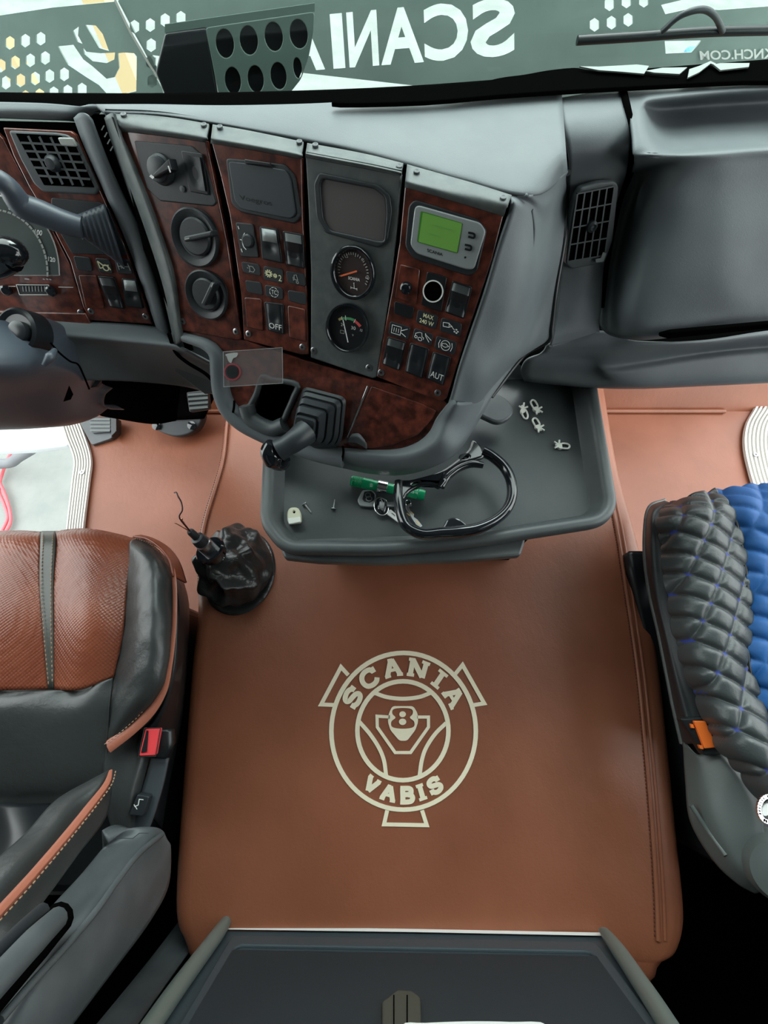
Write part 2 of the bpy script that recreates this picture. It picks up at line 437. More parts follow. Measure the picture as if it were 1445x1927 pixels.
# Fr for z=0 has ex=x, ey=y
fw = mk('wall_footwell', [(-1.3,.93,.0),(1.35,.93,.0),(1.35,1.25,.55),(-1.3,1.25,.55)], [(0,1,2,3)], M_mat, smooth=False, face_cam=True); struct(fw)
fs = tube('trim_footwell_seam', [(-1.0,.925,.008),(0,.925,.008),(1.2,.925,.008)], .008, M_mat, None, k=3); struct(fs)
wf = box('wall_front', (-1.3,1.1,.1), (1.35,1.14,.72), M_void); struct(wf)
wb = box('wall_rear', (-1.3,-1.34,-.03), (1.35,-1.3,2.0), M_wall); struct(wb)
cl = box('ceiling', (-1.3,-1.34,2.0), (1.35,.62,2.04), M_liner); struct(cl)
WALLY = .2
def SideFr(x):
    f = Fr((x,0,0), (1,0,0)); f.n = Vector((1,0,0)); f.ex = Vector((0,1,0)); f.ey = Vector((0,0,1)); return f
for nm, x in (('wall_left', -1.3), ('wall_right', 1.32)):
    o = plate(nm, [[(-1.34,-.03),(.05,-.03),(.05,2.0),(-1.34,2.0)]] + ([[(-1.0,1.05),(-.02,1.05),(-.06,1.8),(-1.0,1.8)]] if x > 0 else []), SideFr(x), 0, .03, M_wall, px=False)  # opening in the right wall added to let side light in
    struct(o)
hdr = box('trim_header_blocker', (-1.28,.40,1.62), (1.3,.70,1.99), M_wall, None, .03); struct(hdr)  # unseen overhead box, added to cut high light on tunnel and dash top
bunk = box('trim_bunk_blocker', (-1.1,-1.28,.60), (1.25,-.46,.84), M_dark, None, .03); struct(bunk)  # unseen bunk, added to block rear wall bounce onto the tunnel
# black floor sheet behind the seats
rf = box('floor_rear', (-1.1,-1.3,.002), (1.25,-.42,.012), M_void); struct(rf)
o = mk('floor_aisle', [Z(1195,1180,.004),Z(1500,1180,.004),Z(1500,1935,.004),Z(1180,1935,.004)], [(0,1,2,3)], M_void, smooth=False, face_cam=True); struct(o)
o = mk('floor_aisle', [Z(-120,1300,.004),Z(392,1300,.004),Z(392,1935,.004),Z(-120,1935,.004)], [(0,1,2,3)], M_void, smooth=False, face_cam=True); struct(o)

# door sills of ribbed aluminium
def sill(name, left, right, zz, lab, nrib):
    t = thing(name, lab, 'door sill', Z(*left[2], zz))
    R = []
    n = nrib*4
    for a, b in zip(left, right):
        row = []
        for i in range(n + 1):
            f = i/n; p = Z(a[0]*(1-f) + b[0]*f, a[1]*(1-f) + b[1]*f, zz); row.append(p + Vector((0,0,(.0045 if (i % 4) in (1,2,3) else -.003))))
        R.append(row)
    cols = list(zip(*R)); cols = [crom(c, 6) for c in cols]; nu, nv = len(cols), len(cols[0])
    V = [cols[i][j] for j in range(nv) for i in range(nu)]
    F = [(j*nu+i, j*nu+i+1, (j+1)*nu+i+1, (j+1)*nu+i) for j in range(nv-1) for i in range(nu-1)]
    o = mk('ribbed_strip', V, F, M_alu, t, smooth=False, face_cam=True); s = o.modifiers.new('t','SOLIDIFY'); s.thickness = .01; s.offset = -1
    return t
ls = sill('door_sill', rp((330,640),(385,780),(425,910),(475,1050),(462,1200),(428,1510),(422,1700)), rp((440,600),(492,745),(545,870),(595,1040),(582,1200),(546,1500),(540,1700)), .012, 'curved ribbed aluminium door sill at the driver side, open ground beyond it', 7)
lathe('screw', Z(155,889,.016), (0,0,1), [(.008,0),(.008,.003),(.003,.003),(.003,.001)], M_steel, ls, 16)
rs = sill('door_sill', [(1430,718),(1428,735),(1420,765),(1402,800),(1398,840),(1408,890),(1422,935),(1440,1000)], [(1500,718),(1500,735),(1485,765),(1462,800),(1458,840),(1468,890),(1485,935),(1510,1000)], .012, 'curved ribbed aluminium door sill at the passenger side above the blue seat cover', 8)
lathe('screw', Z(1421,856,.016), (0,0,1), [(.008,0),(.008,.003),(.003,.003),(.003,.001)], M_steel, rs, 16)
# below the left door
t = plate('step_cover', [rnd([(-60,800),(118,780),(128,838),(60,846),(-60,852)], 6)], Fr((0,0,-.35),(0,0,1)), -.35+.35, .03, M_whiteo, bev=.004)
t.name = 'step_panel'; tag(t, 'white painted panel with a blue lower edge outside the open driver door', 'panel')
tube('blue_edge', [Z(-60,856,-.34), Z(20,850,-.34), Z(128,839,-.34)], .008, M_bluep, t)
h = plate('keyhole', [ell(104,830,8,3,20)], Fr((0,0,-.345),(0,0,1)), .006, .01, M_mid, t)
t = tube('hose', [Z(-30,872,-.9), Z(15,872,-.9), Z(35,860,-.85), Z(60,845,-.8)], .028, M_hose); tag(t, 'thick grey hose lying on the workshop floor outside the driver door', 'hose')
t = tube('cable', [Z(22,848,-.97), Z(8,880,-.97), Z(-2,920,-.97), Z(8,950,-.97), Z(14,975,-.97), Z(2,1003,-.97)], .008, M_cable); tag(t, 'upper pinkish red cable curling on the concrete outside the driver door', 'cable')
t = tube('cable', [Z(-4,900,-.97), Z(9,930,-.97), Z(18,960,-.97), Z(19,985,-.97), Z(4,1010,-.97)], .008, M_cable); tag(t, 'lower pinkish red cable loop just above the edge of the brown seat', 'cable')

# ---------------------------------------------------------------- windshield, dash rear strip, sign board outside
GA, GB = Vector((-.6,.70,1.0)), Vector((.7,.82,1.0)); gd = (GB-GA).normalized(); gn = Vector((gd.y,-gd.x,0))
gup = (Vector((0,0,1)) + gn*.18).normalized()
gl = [GA - gd*.8, GB + gd*.8, GB + gd*.8 + gup*1.0, GA - gd*.8 + gup*1.0]
gls = mk('window_1', gl, [(0,1,2,3)], M_glass, smooth=False, face_cam=True); struct(gls)
gls.modifiers.new('t','SOLIDIFY').thickness = .004
bl = struct(mk('trim_1', [GA - gd*.8, GB + gd*.8, GB + gd*.8 + gn*.012 + Vector((0,0,.004)), GA - gd*.8 + gn*.012 + Vector((0,0,.004))], [(0,1,2,3)], M_void, smooth=False, face_cam=True))
FB = Fr((0,.98,.95), (0,-1,.25))
board = thing('sign_board', 'dark perforated metal sign board with cut out letters standing outside the windshield', 'sign', FB.P(700,150))
hexs = lambda c, r=.0: [[(x + 10.5*math.cos(math.radians(a))*(.95 if a % 180 == 0 else 1), y + 13*math.sin(math.radians(a))) for a in (33,90,147,213,270,327)] for x, y in c]
holesL = hexs(rw((63,277),(163,263),(263,250),(97,404),(195,390),(292,375),(5,425),(37,535),(132,520),(227,508),(320,492),(415,481),(70,640),(165,628),(255,617),(347,604),(437,592),(530,580)))
holesL += [rw((372,300),(475,290),(540,385),(600,430),(690,510),(740,500),(770,440),(762,345),(800,340),(868,345),(885,365),(882,590),(715,632),(640,550),(560,500),(440,420)),
  rw((550,160),(620,165),(665,220),(705,330),(640,310),(600,240)), rw((470,200),(510,170),(505,230),(535,285),(500,270)), rw((530,300),(560,335),(650,345),(745,340),(740,385),(690,408),(600,396),(545,350))]
plate('panel', [[(-80,38),(0,29),(100,14),(216,3),(262,90),(305,168),(330,260),(-80,260)]] + holesL, FB, 0, .004, M_plate, board)
holesC = hexs(rw((870,173),(972,162),(1068,130),(1170,115),(978,292),(975,400),(985,525)))
tq = [(500,38),(972,-7),(972,104),(510,138)]
for ch, xa, xb in (('S',884,969),('C',796,880),('A',712,794),('N',651,708),('I',620,643),('A',524,604)):
    for lp in text_loops(ch, .03): holesC.append([Q(tq, ((xb - (xb-xa)*u) - 500)/472, v) for u, v in lp])
holesC += hexs(rx((325,30),(445,10),(568,5),(220,175),(340,160),(458,140))) + [rx((715,290),(980,285),(905,370),(722,378)), rx((690,35),(1080,-60),(1500,-60),(1500,30),(1445,45),(1100,70),(900,60),(720,100))]
pc = plate('panel', [[(222,2),(300,-90),(1560,-120),(1560,250),(335,260),(308,168),(268,90)]] + holesC, FB, 0, .004, M_plate, board)
qtext('web_address', 'KKNCH.COM', [(1316,96),(1470,90),(1470,110),(1318,113)], FB, .003, M_ink, board, .02, mirror=True)
ribbons('fold', [[(216,0),(245,60),(280,120),(310,165)]], 4, FB, .002, M_alu, board, .001)
t = thing('wiper', 'black wiper arm lying across the lower passenger side of the windshield', 'wiper', FB.P(1200,75,.1))
tube('blade', [FB.P(1086,76,.06), FB.P(1200,69,.06), FB.P(1330,60,.06), FB.P(1500,56,.06)], .006, M_black, t)
tube('arm', [FB.P(1245,60,.075), FB.P(1280,30,.085), FB.P(1320,18,.085), FB.P(1345,30,.08), FB.P(1360,60,.065)], .004, M_dark, t)
# box with oval openings, built solid for what looks like a windshield reflection
FX = Fr((0,.93,.95), (0.1,-1,.25))
bxo = thing('reflection_box', 'dark faceted box with two rows of oval openings built for a reflection in the windshield', 'box', FX.P(440,180))
plate('housing', [rnd([(310,62),(388,52),(412,196),(318,200),(292,136)], 6)], FX, .012, .04, M_black, bxo, .003)
ov = []
for (x, y, a_, b_) in ((423,82,17,28),(468,76,17,28),(515,69,17,28),(562,64,17,28),(438,152,15,26),(481,149,15,26),(524,143,15,26),(560,128,8,20)): ov.append(ell(x, y, a_, b_, 20, -.12))
rpn = rnd([(386,52),(592,22),(590,60),(580,112),(566,150),(545,176),(415,196)], 8)
plate('lens_panel', [rpn] + ov, FX, .012, .006, M_lens, bxo, .001)
plate('backing', [shrink(rpn, 4)], FX, .003, .01, M_black, bxo)
plate('top_strip', [[(310,46),(592,6),(592,22),(310,62)]], FX, .01, .004, M_lens, bxo)
for x, y in ((70,12),(150,2),(165,2)):
    pass
t = box('timber_post', (-1.45,2.2,-1.0), (-1.38,2.27,1.6), M_beige); tag(t, 'pale timber post standing in the workshop beyond the left of the sign board', 'post')
t = box('timber_post', (-1.08,2.3,-1.0), (-1.0,2.38,1.6), M_beige); tag(t, 'second pale timber post, right of the first, beyond the sign board', 'post')
t = box('workshop_bench', (-.9,1.9,-1.0), (1.2,2.5,.1), M_white, bev=.02); tag(t, 'white workshop bench seen through the cut out letters of the sign board', 'bench')
t = box('blue_crate', (1.3,2.0,-1.0), (1.9,2.6,.3), M_bluep, bev=.02); tag(t, 'blue crate in the workshop seen through the upper right opening of the board', 'crate')

# ================================================================ engine tunnel covered in leather
LE = [(452,700),(425,790),(417,850),(402,905),(383,965),(372,1010),(368,1060),(370,1110),(372,1160),(362,1250),(350,1400),(338,1560),(331,1680),(335,1735),(348,1762)]
RE = [(1240,1800),(1268,1785),(1282,1745),(1283,1690),(1270,1560),(1258,1440),(1240,1270),(1218,1120),(1195,1010),(1160,880),(1130,700)]
def samp(pts, n):
    c = crom([Z(x, y, .27) for x, y in pts], 6); L = len(c) - 1
    return [c[int(i/n*L)].lerp(c[min(int(i/n*L)+1, L)], i/n*L - int(i/n*L)) for i in range(n + 1)]
EL = samp(LE, 44); ER = samp(RE[::-1], 44)
EL[-1] = Z(352,1775,.27); ER[-1] = Z(1236,1812,.27)
prof = [(0,0),(0,.2),(0,.25),(.0015,.268),(.006,.282),(.013,.291),(.023,.297),(.04,.3)]
V = []; F = []
nr = len(EL)
def trow(l, r, dz, sh):
    out = []
    for o_, z in prof: out.append((l.x + o_ + sh, l.y, min(z, .3) if z == 0 else z - dz))
    for f in (.2, .4, .6, .8): out.append((l.x + (r.x-l.x)*f, l.y + (r.y-l.y)*f, .3 - dz))
    for o_, z in prof[::-1]: out.append((r.x - o_ - sh, r.y, z if z == 0 else z - dz))
    return out
rws = [trow(l, r, 0, 0) for l, r in zip(EL, ER)]
for dy, dz, sh in ((.012,.003,.004),(.02,.009,.01),(.026,.018,.016),(.029,.03,.02),(.03,.1,.02),(.03,.28,.02)):
    l, r = EL[-1] - Vector((0,dy,0)), ER[-1] - Vector((0,dy,0)); rws.append([(x, y, max(z, 0)) for x, y, z in trow(l, r, dz, sh)])
W_ = len(rws[0])
for r in rws: V += r
F = [(j*W_+i, j*W_+i+1, (j+1)*W_+i+1, (j+1)*W_+i) for j in range(len(rws)-1) for i in range(W_-1)]
tun = mk('engine_tunnel', V, F, M_mat, None, face_cam=True)
tag(tun, 'wide engine tunnel wrapped in brown leather between the two seats', 'engine tunnel')
FT = Fr((0,0,.3),(0,0,1))
seamL = [Z(x, y, .3005) for x, y in [(432,760),(427,800),(421,860),(408,910),(391,965),(381,1010),(378,1060),(379,1110)]]
seamR = [Z(x, y, .3005) for x, y in [(1130,860),(1158,985),(1178,1110),(1200,1260),(1214,1400),(1226,1540),(1235,1680),(1238,1770)]]
tube('piping', seamR, .0045, M_mat, tun, 8); tube('piping', [p + Vector((.013,0,-.001)) for p in seamR], .0035, M_mat, tun, 8)
tube('piping', seamL, .0045, M_mat, tun, 8)
M_stitch = mat('dark_brown_thread', (.1,.03,.018), .7)
dashes('stitching', [p + Vector((-.007,0,.0005)) for p in seamL], .004, .0025, .0009, M_stitch, tun)
dashes('stitching', [p + Vector((.007,0,.0005)) for p in seamL], .004, .0025, .0009, M_stitch, tun)
dashes('stitching', [p + Vector((-.006,0,.0005)) for p in seamR], .004, .0025, .0009, M_stitch, tun)
# embroidered emblem
def EM(th, r): th = math.radians(th); return re_((720 + r*math.sin(th), 670 - 1.085*r*math.cos(th)))[0]
def L_(*p): return re_(*p)
lines = [([EM(a, 517) for a in range(0, 360, 5)], True)]
lines += [(ell(*re_((715,666))[0], 326/3.8026, 354/3.8026, 60), True)]
em = thing('emblem', 'cream embroidered round emblem with an eight, sewn on the leather engine tunnel', 'emblem', Z(760,1378,.3))
ribbons('rings', lines, 8.6, FT, .0002, M_embl, em, .0016)
ribbons('arcs', [sm2(L_((512,395),(600,425),(715,437),(830,425),(918,393)), 5, False), sm2(L_((402,600),(480,690),(545,790),(580,880),(595,985)), 5, False), sm2(L_((1025,610),(945,690),(880,790),(850,880),(835,985)), 5, False)], 7.5, FT, .0003, M_embl, em, .0016)
for tb in (L_((325,268),(272,210),(130,478),(225,482)), L_((1088,262),(1142,195),(1297,470),(1210,484)), L_((603,1235),(580,1336),(886,1342),(852,1235))):
    ribbons('tab', [tb], 7.5, FT, .0003, M_embl, em, .0016)
ribbons('shield', [L_((622,568),(530,562),(532,640),(660,822),(770,822),(898,640),(898,568),(815,568))], 6, FT, .0003, M_embl, em, .0016)
inner = rnd(L_((640,490),(790,490),(820,540),(825,600),(805,660),(745,738),(690,738),(625,660),(607,600),(615,540)), 5)
eighto = sm2(L_((640,545),(648,512),(715,503),(778,512),(785,545),(765,572),(795,600),(790,640),(715,652),(640,640),(633,600),(662,572)), 4)
plate('number_field', [inner, eighto, ell(*re_((713,548))[0], 6.2, 5.6, 20), ell(*re_((713,602))[0], 7, 6, 20)], FT, .0019, .0016, M_embl, em)
GLY = {  # slab letters, strokes in a unit box, y upward
 'S': [[(.88,.62),(.88,.98)], [(.85,.8),(.68,.93),(.45,.95),(.22,.87),(.15,.72),(.25,.58),(.5,.51),(.75,.43),(.86,.28),(.78,.12),(.55,.04),(.32,.07),(.15,.2)], [(.12,.02),(.12,.38)]],
 'C': [[(.9,.62),(.9,.98)], [(.88,.72),(.78,.9),(.52,.96),(.27,.87),(.13,.65),(.12,.38),(.25,.14),(.52,.04),(.78,.1),(.92,.28)]],
 'A': [[(.14,.06),(.47,.98)], [(.5,.98),(.84,.06)], [(.28,.36),(.7,.36)], [(0,.05),(.33,.05)], [(.66,.05),(1,.05)], [(.3,.95),(.55,.95)]],
 'N': [[(.18,.03),(.18,.97)], [(.2,.93),(.8,.07)], [(.82,.03),(.82,.97)], [(0,.05),(.38,.05)], [(0,.95),(.3,.95)], [(.62,.95),(1,.95)]],
 'I': [[(.5,.03),(.5,.97)], [(.1,.05),(.9,.05)], [(.1,.95),(.9,.95)]],
 'V': [[(.14,.95),(.5,.04)], [(.5,.04),(.86,.95)], [(0,.95),(.34,.95)], [(.66,.95),(1,.95)]],
 'B': [[(.2,.03),(.2,.97)], [(0,.95),(.6,.95),(.84,.86),(.86,.7),(.78,.56),(.3,.53)], [(.6,.53),(.86,.45),(.94,.28),(.84,.1),(.6,.05),(0,.05)]]}
def arcletter(ch, th, r0, hgt, wid, top):
    ls_ = []; fat = []
    for st in GLY[ch]:
        serif = len(st) == 2 and abs(st[0][1]-st[1][1]) < .02
        P = []
        if len(st) > 2: st = [(p.x, p.y) for p in crom([Vector((a, b, 0)) for a, b in st], 3)]
        for x, y in st:
            u = (x - .5)*wid; v = y*hgt
            if top: a = th + math.degrees(u/(r0 + v*.5)); r = r0 + v
            else: a = 180 - th - math.degrees(u/(r0 - v*.5)); r = r0 - v
            P.append(EM(a, r))
        (ls_ if serif else fat).append(P)
    if ls_: ribbons('letter_serif', ls_, 6.2, FT, .0002, M_embl, em, .0016)
    return ribbons('letter', fat, 9.6, FT, .0004, M_embl, em, .0016)
for ch, th, wd in (('S',-58.5,118),('C',-35.5,120),('A',-10.5,130),('N',14,138),('I',36.5,85),('A',57.5,135)): arcletter(ch, th, 372, 112, wd, True)
for ch, th, wd in (('V',-33,112),('A',-14.5,115),('B',3,98),('I',17.5,75),('S',32,98)): arcletter(ch, th, 472, 100, wd, False)

# ================================================================ driver seat
S1 = thing('truck_seat', 'worn brown and black leather driver seat with red belt buckle, at the left', 'seat', Z(100,1250,.2))
R_ = lambda rows, zs: [[(x, y, z) for (x, y), z in zip(r, zz)] for r, zz in zip(rows, zs)]
def crease(p, u, v):   # shallow leather creases
    return .0016*math.sin(p.x*190 + 5*math.sin(p.y*60)) * max(0, 1-abs(v-.5)*1.4)
def dimp(p, u, v): return .005*math.sin(math.pi*u) + (-.0012 if (math.sin((p.x+p.y)*130) > .985 or math.sin((p.x-p.y)*130) > .985) and v < .62 else 0)
M_perf = mat('perforated_brown_leather', (.19, .05, .026), .3, var=(11, (.26,.075,.038), .35, .7))
n = M_perf.node_tree; b = n.nodes['Principled BSDF']; gg = n.nodes.new('ShaderNodeNewGeometry'); mp = n.nodes.new('ShaderNodeMapping'); mp.inputs['Rotation'].default_value = (0,0,.785)
vo = n.nodes.new('ShaderNodeTexVoronoi'); vo.inputs['Scale'].default_value = 210; vo.inputs['Randomness'].default_value = 0
bp = n.nodes.new('ShaderNodeBump'); bp.inputs['Strength'].default_value = .8; bp.inputs['Distance'].default_value = .0012
n.links.new(gg.outputs['Position'], mp.inputs[0]); n.links.new(mp.outputs[0], vo.inputs['Vector']); n.links.new(vo.outputs['Distance'], bp.inputs['Height']); n.links.new(bp.outputs[0], b.inputs['Normal'])
patch('seat_panel', R_([[(-90,1018),(0,1003),(78,1000)],[(-90,1035),(0,1022),(76,1018)],[(-90,1100),(0,1096),(76,1096)],[(-90,1180),(0,1180),(82,1180)],[(-90,1296),(0,1298),(92,1297)]],
  [[.43]*3,[.49,.49,.485],[.515,.515,.505],[.52,.52,.508],[.495,.495,.488]]), M_perf, S1, 14, disp=dimp)
patch('seat_panel', R_([[(102,999),(170,999),(265,1015)],[(104,1018),(170,1016),(256,1030)],[(98,1096),(170,1096),(240,1100)],[(98,1180),(165,1180),(232,1190)],[(100,1297),(150,1297),(214,1275)]],
  [[.43,.43,.43],[.485,.49,.485],[.505,.515,.5],[.508,.52,.5],[.488,.495,.485]]), M_perf, S1, 14, disp=dimp)
patch('centre_strip', R_([[(78,999),(104,999)],[(76,1018),(104,1018)],[(74,1096),(99,1096)],[(80,1180),(99,1180)],[(90,1297),(100,1297)]],
  [[.432]*2,[.49]*2,[.508]*2,[.511]*2,[.49]*2]), mat('strip_leather', (.075,.08,.07), .4, bump=[(300,.4,.0006,(1,1,1))]), S1, 6)
for o_ in (-9, 9): dashes('stitching', [Z(x + o_*f, y, z + .002) for x, y, z, f in ((91,1003,.45,1),(90,1018,.49,1),(87,1096,.508,1),(89,1180,.512,.8),(95,1290,.492,.4))], .005, .003, .0008, M_threadb if False else M_thread, S1)
def wrink(p, u, v): return .010*math.sin(math.pi*u)*math.sin(math.pi*min(1, v*1.1)) + .0035*math.sin(u*15 + 3*math.sin(v*5))*math.exp(-v*4)
patch('seat_rear_panel', R_([[(-90,1298),(0,1299),(95,1299),(150,1297),(213,1276)],[(-90,1330),(0,1332),(95,1332),(160,1330),(206,1320)],[(-90,1400),(0,1400),(95,1400),(160,1400),(202,1400)],[(-90,1470),(0,1470),(95,1468),(160,1464),(198,1462)],[(-90,1520),(0,1518),(95,1515),(160,1505),(198,1500)]],
  [[.492]*5,[.495]*5,[.48]*5,[.465]*5,[.45]*5]), M_seatbk, S1, 10, disp=wrink)
patch('side_bolster', R_([[(258,1012),(278,1018),(300,1035),(322,1060),(335,1085)],[(243,1025),(272,1035),(300,1055),(322,1080),(342,1105)],[(238,1090),(268,1095),(298,1100),(324,1115),(345,1140)],[(232,1180),(265,1185),(296,1190),(326,1200),(346,1215)],[(215,1272),(252,1280),(285,1285),(316,1285),(340,1290)],[(200,1345),(225,1345),(250,1340),(275,1345),(325,1350)],[(196,1400),(200,1400),(205,1400),(212,1404),(280,1400)]],
  [[.44,.45,.45,.42,.36],[.485,.515,.52,.49,.38],[.497,.535,.54,.50,.38],[.497,.54,.545,.505,.38],[.483,.53,.535,.5,.38],[.475,.51,.515,.49,.38],[.47,.475,.48,.475,.38]]), M_seatbk, S1, 10, disp=lambda p, u, v: .0006*math.sin(p.y*120 + 3*math.sin(p.x*50)))
patch('front_wrap', R_([[(250,1008),(266,1006)],[(276,1012),(290,1013)],[(300,1028),(318,1030)],[(318,1050),(338,1056)],[(326,1082),(352,1096)]], [[.462,.44],[.478,.45],[.492,.455],[.505,.46],[.512,.46]]), M_seatbr, S1, 6)
pl = [Z(x, y, z) for x, y, z in ((262,1014,.45),(290,1025,.467),(313,1048,.48),(323,1085,.505),(325,1140,.512),(322,1200,.515),(314,1255,.515),(303,1297,.51),(280,1335,.503),(245,1370,.495),(200,1405,.487))]
tube('piping', [p + Vector((.004,0,0)) for p in pl], [.003,.003,.003,.005,.005,.005,.006,.009,.011,.011,.011], M_pipe, S1, 8, flat=.35)
dashes('stitching', [p + Vector((-.006,.0,.004)) for p in pl], .004, .003, .0009, M_thread, S1)
patch('seat_side', R_([[(300,1035),(345,1090)],[(330,1110),(356,1140)],[(333,1200),(354,1220)],[(322,1290),(345,1330)],[(290,1360),(330,1420)],[(230,1410),(318,1480)],[(196,1420),(305,1560)]],
  [[.45,.3],[.49,.3],[.49,.3],[.48,.3],[.46,.3],[.46,.3],[.45,.3]]), M_black, S1, 6)
patch('seat_side', R_([[(196,1405),(240,1385),(275,1370)],[(196,1450),(245,1440),(290,1425)],[(200,1520),(240,1510),(275,1500)],[(215,1580),(240,1580),(262,1580)]],
  [[.475,.47,.45],[.47,.465,.44],[.465,.46,.43],[.45,.44,.43]]), M_seatbk, S1, 8, disp=lambda p, u, v: .003*math.sin(u*9+v*4))
box('seat_base', (-1.0,-.32,.01), (-.47,.2,.4), M_black, S1, .02)
# buckle and switch
bk = patch('buckle', R_([[(262,1372),(322,1372)],[(258,1400),(322,1405)],[(258,1424),(312,1428)]], [[.475,.465],[.475,.465],[.472,.46]]), M_black, S1, 6, thick=.03)
FBk = Fr(Z(280,1398,.482), (.05,-.1,1))
plate('buckle_button', [rnd(rp(*[(0,0)]) and [(273,1371),(301,1371),(292,1422),(261,1423)], 3)], FBk, .006, .012, M_red, bk, .002)
plate('button_slot', [rnd([(276,1374),(279,1376),(276,1415),(265,1417)], 2)], FBk, .0075, .004, M_black, bk)
ribbons('rim', [([(272,1370),(302,1370),(293,1423),(260,1424)], True)], 1.5, FBk, .006, M_chrome, bk)
patch('belt', R_([[(285,1425),(316,1428)],[(272,1470),(306,1475)],[(258,1520),(290,1530)],[(245,1560),(275,1570)]], [[.45]*2,[.445]*2,[.44]*2,[.435]*2]), M_belt, S1, 5, thick=.006)
FSw = Fr(Z(262,1516,.455), (.05,-.1,1))
sw = plate('seat_switch', [rnd([(258,1495),(281,1499),(268,1537),(242,1534)], 4)], FSw, .006, .016, M_dark, S1, .002)
ribbons('icon', [[(253,1518),(260,1515),(262,1504),(270,1505)],[(252,1514),(258,1523)]], 1.6, FSw, .0065, M_ink, sw)
# backrest
x0 = -.44
def XR(rows): return [[Xp(x, y, xx) for x, y, xx in r] for r in rows]
patch('backrest', XR([[(-160,1512,-.86),(-60,1512,-.75),(20,1512,-.62),(100,1512,-.56)],[(-160,1600,-.78),(-60,1600,-.68),(20,1590,-.56),(80,1560,-.53)],[(-160,1700,-.72),(-90,1700,-.62),(-40,1680,-.56),(0,1650,-.52)]]), M_black, S1, 8)
patch('backrest_bolster', XR([[(205,1449,-.452),(206,1449,-.451),(208,1450,-.450),(210,1452,-.449)],[(172,1466,-.475),(185,1462,-.455),(198,1468,-.44),(209,1500,-.437)],[(105,1505,-.50),(135,1507,-.465),(160,1525,-.445),(196,1545,-.43)],[(50,1565,-.50),(90,1567,-.46),(125,1585,-.44),(150,1605,-.425)],[(-10,1620,-.50),(35,1625,-.46),(75,1645,-.44),(95,1680,-.42)],[(-90,1705,-.50),(-40,1710,-.46),(5,1728,-.44),(20,1775,-.41)],[(-170,1800,-.5),(-120,1810,-.46),(-70,1830,-.44),(-60,1870,-.41)]]), M_seatbk, S1, 9)
bs = [Xp(x, y, xx) for x, y, xx in ((204,1450,-.446),(196,1475,-.436),(168,1513,-.434),(120,1572,-.434),(60,1642,-.432),(0,1708,-.430),(-60,1772,-.43))]
tube('piping', [p + Vector((.006,.0,.004)) for p in bs], [.003,.006,.008,.008,.008,.0085,.009], M_pipe, S1, 8, flat=.8)
dashes('stitching', [p + Vector((.016,0,.008)) for p in bs], .004, .003, .001, M_thread, S1)
box('backrest', (-1.02,-.62,.6), (-.53,-.44,1.25), M_black, S1, .05)  # unseen upper back, added to keep side light off the tunnel
# folded armrest beside the backrest
ar = patch('armrest', XR([[(205,1585,-.40),(240,1560,-.385),(283,1556,-.36),(305,1562,-.35),(315,1580,-.345)],[(190,1600,-.41),(225,1588,-.39),(270,1590,-.355),(305,1590,-.343),(322,1598,-.34)],[(150,1648,-.41),(190,1645,-.385),(225,1650,-.352),(275,1665,-.34),(317,1668,-.34)],[(100,1702,-.41),(135,1710,-.385),(165,1725,-.35),(215,1735,-.338),(282,1735,-.34)],[(20,1795,-.40),(60,1808,-.38),(90,1820,-.35),(160,1830,-.335),(208,1835,-.34)],[(-70,1900,-.40),(-20,1915,-.38),(20,1930,-.35),(80,1940,-.335),(125,1945,-.34)],[(-130,1980,-.40),(-80,2000,-.38),(-40,2010,-.35),(20,2020,-.335),(70,2020,-.34)]]), M_mid, S1, 8, thick=.02)
tube('armrest_ridge', [Xp(x, y, -.343) for x, y in ((305,1570),(262,1606),(225,1652),(180,1715),(120,1785),(60,1850),(0,1920))], .004, M_mid, S1, 8)
lv = tube('armrest_lever', [Xp(108,1728,-.345), Xp(60,1775,-.345), Xp(0,1840,-.345), Xp(-50,1895,-.345)], [.011,.013,.013,.013], M_mid, S1, 12)
lv2 = tube('armrest_slot', [Xp(112,1727,-.36), Xp(60,1780,-.36), Xp(0,1847,-.36), Xp(-50,1905,-.36)], [.016,.019,.019,.019], M_void, S1, 12)
tube('armrest_lever', [Xp(80,1714,-.37), Xp(40,1750,-.37), Xp(-20,1808,-.37)], .008, M_dark, S1, 10)
ribbons('armrest_inlay', [[(212,1577),(250,1578),(262,1568),(280,1568)]], 1.2, plane3(Xp(212,1577,-.385), Xp(250,1578,-.368), Xp(262,1566,-.366)), .003, M_dark, S1)

# ================================================================ passenger seat
S2 = thing('truck_seat', 'passenger seat under a diamond quilted black and blue cover, orange belt button, at the right', 'seat', Z(1380,1200,.2))
def lat(p, sx_, sy_, rot, ox=0, oy=0):
    c, s = math.cos(rot), math.sin(rot); a = (p.x*c + p.y*s)/sx_ + ox; b = (-p.x*s + p.y*c)/sy_ + oy
    return abs((a % 1) - .5)*2, abs((b % 1) - .5)*2
def quilt(sx_, sy_, hgt, rot, pw=4):
    def f(p, u, v):
        a, b = lat(p, sx_, sy_, rot); return hgt*(1 - a**pw)*(1 - b**pw)
    return f
QL = [(1262,946),(1240,980),(1245,1030),(1252,1090),(1262,1150),(1276,1215),(1298,1280),(1322,1335),(1350,1400),(1398,1460),(1440,1510)]
QR = [(1342,924),(1375,960),(1393,1020),(1403,1080),(1408,1140),(1407,1200),(1408,1255),(1424,1310),(1440,1345),(1475,1400),(1520,1460)]
rows = []
for k, (a, b) in enumerate(zip(QL, QR)):
    zl = .49 if k else .44; row = []
    for f, dz in ((0,0),(.3,.04),(.65,.052),(1,.035)): row.append((a[0]*(1-f)+b[0]*f, a[1]*(1-f)+b[1]*f, zl + dz + (.0 if k < 8 else (k-7)*.012)))
    rows.append(row)
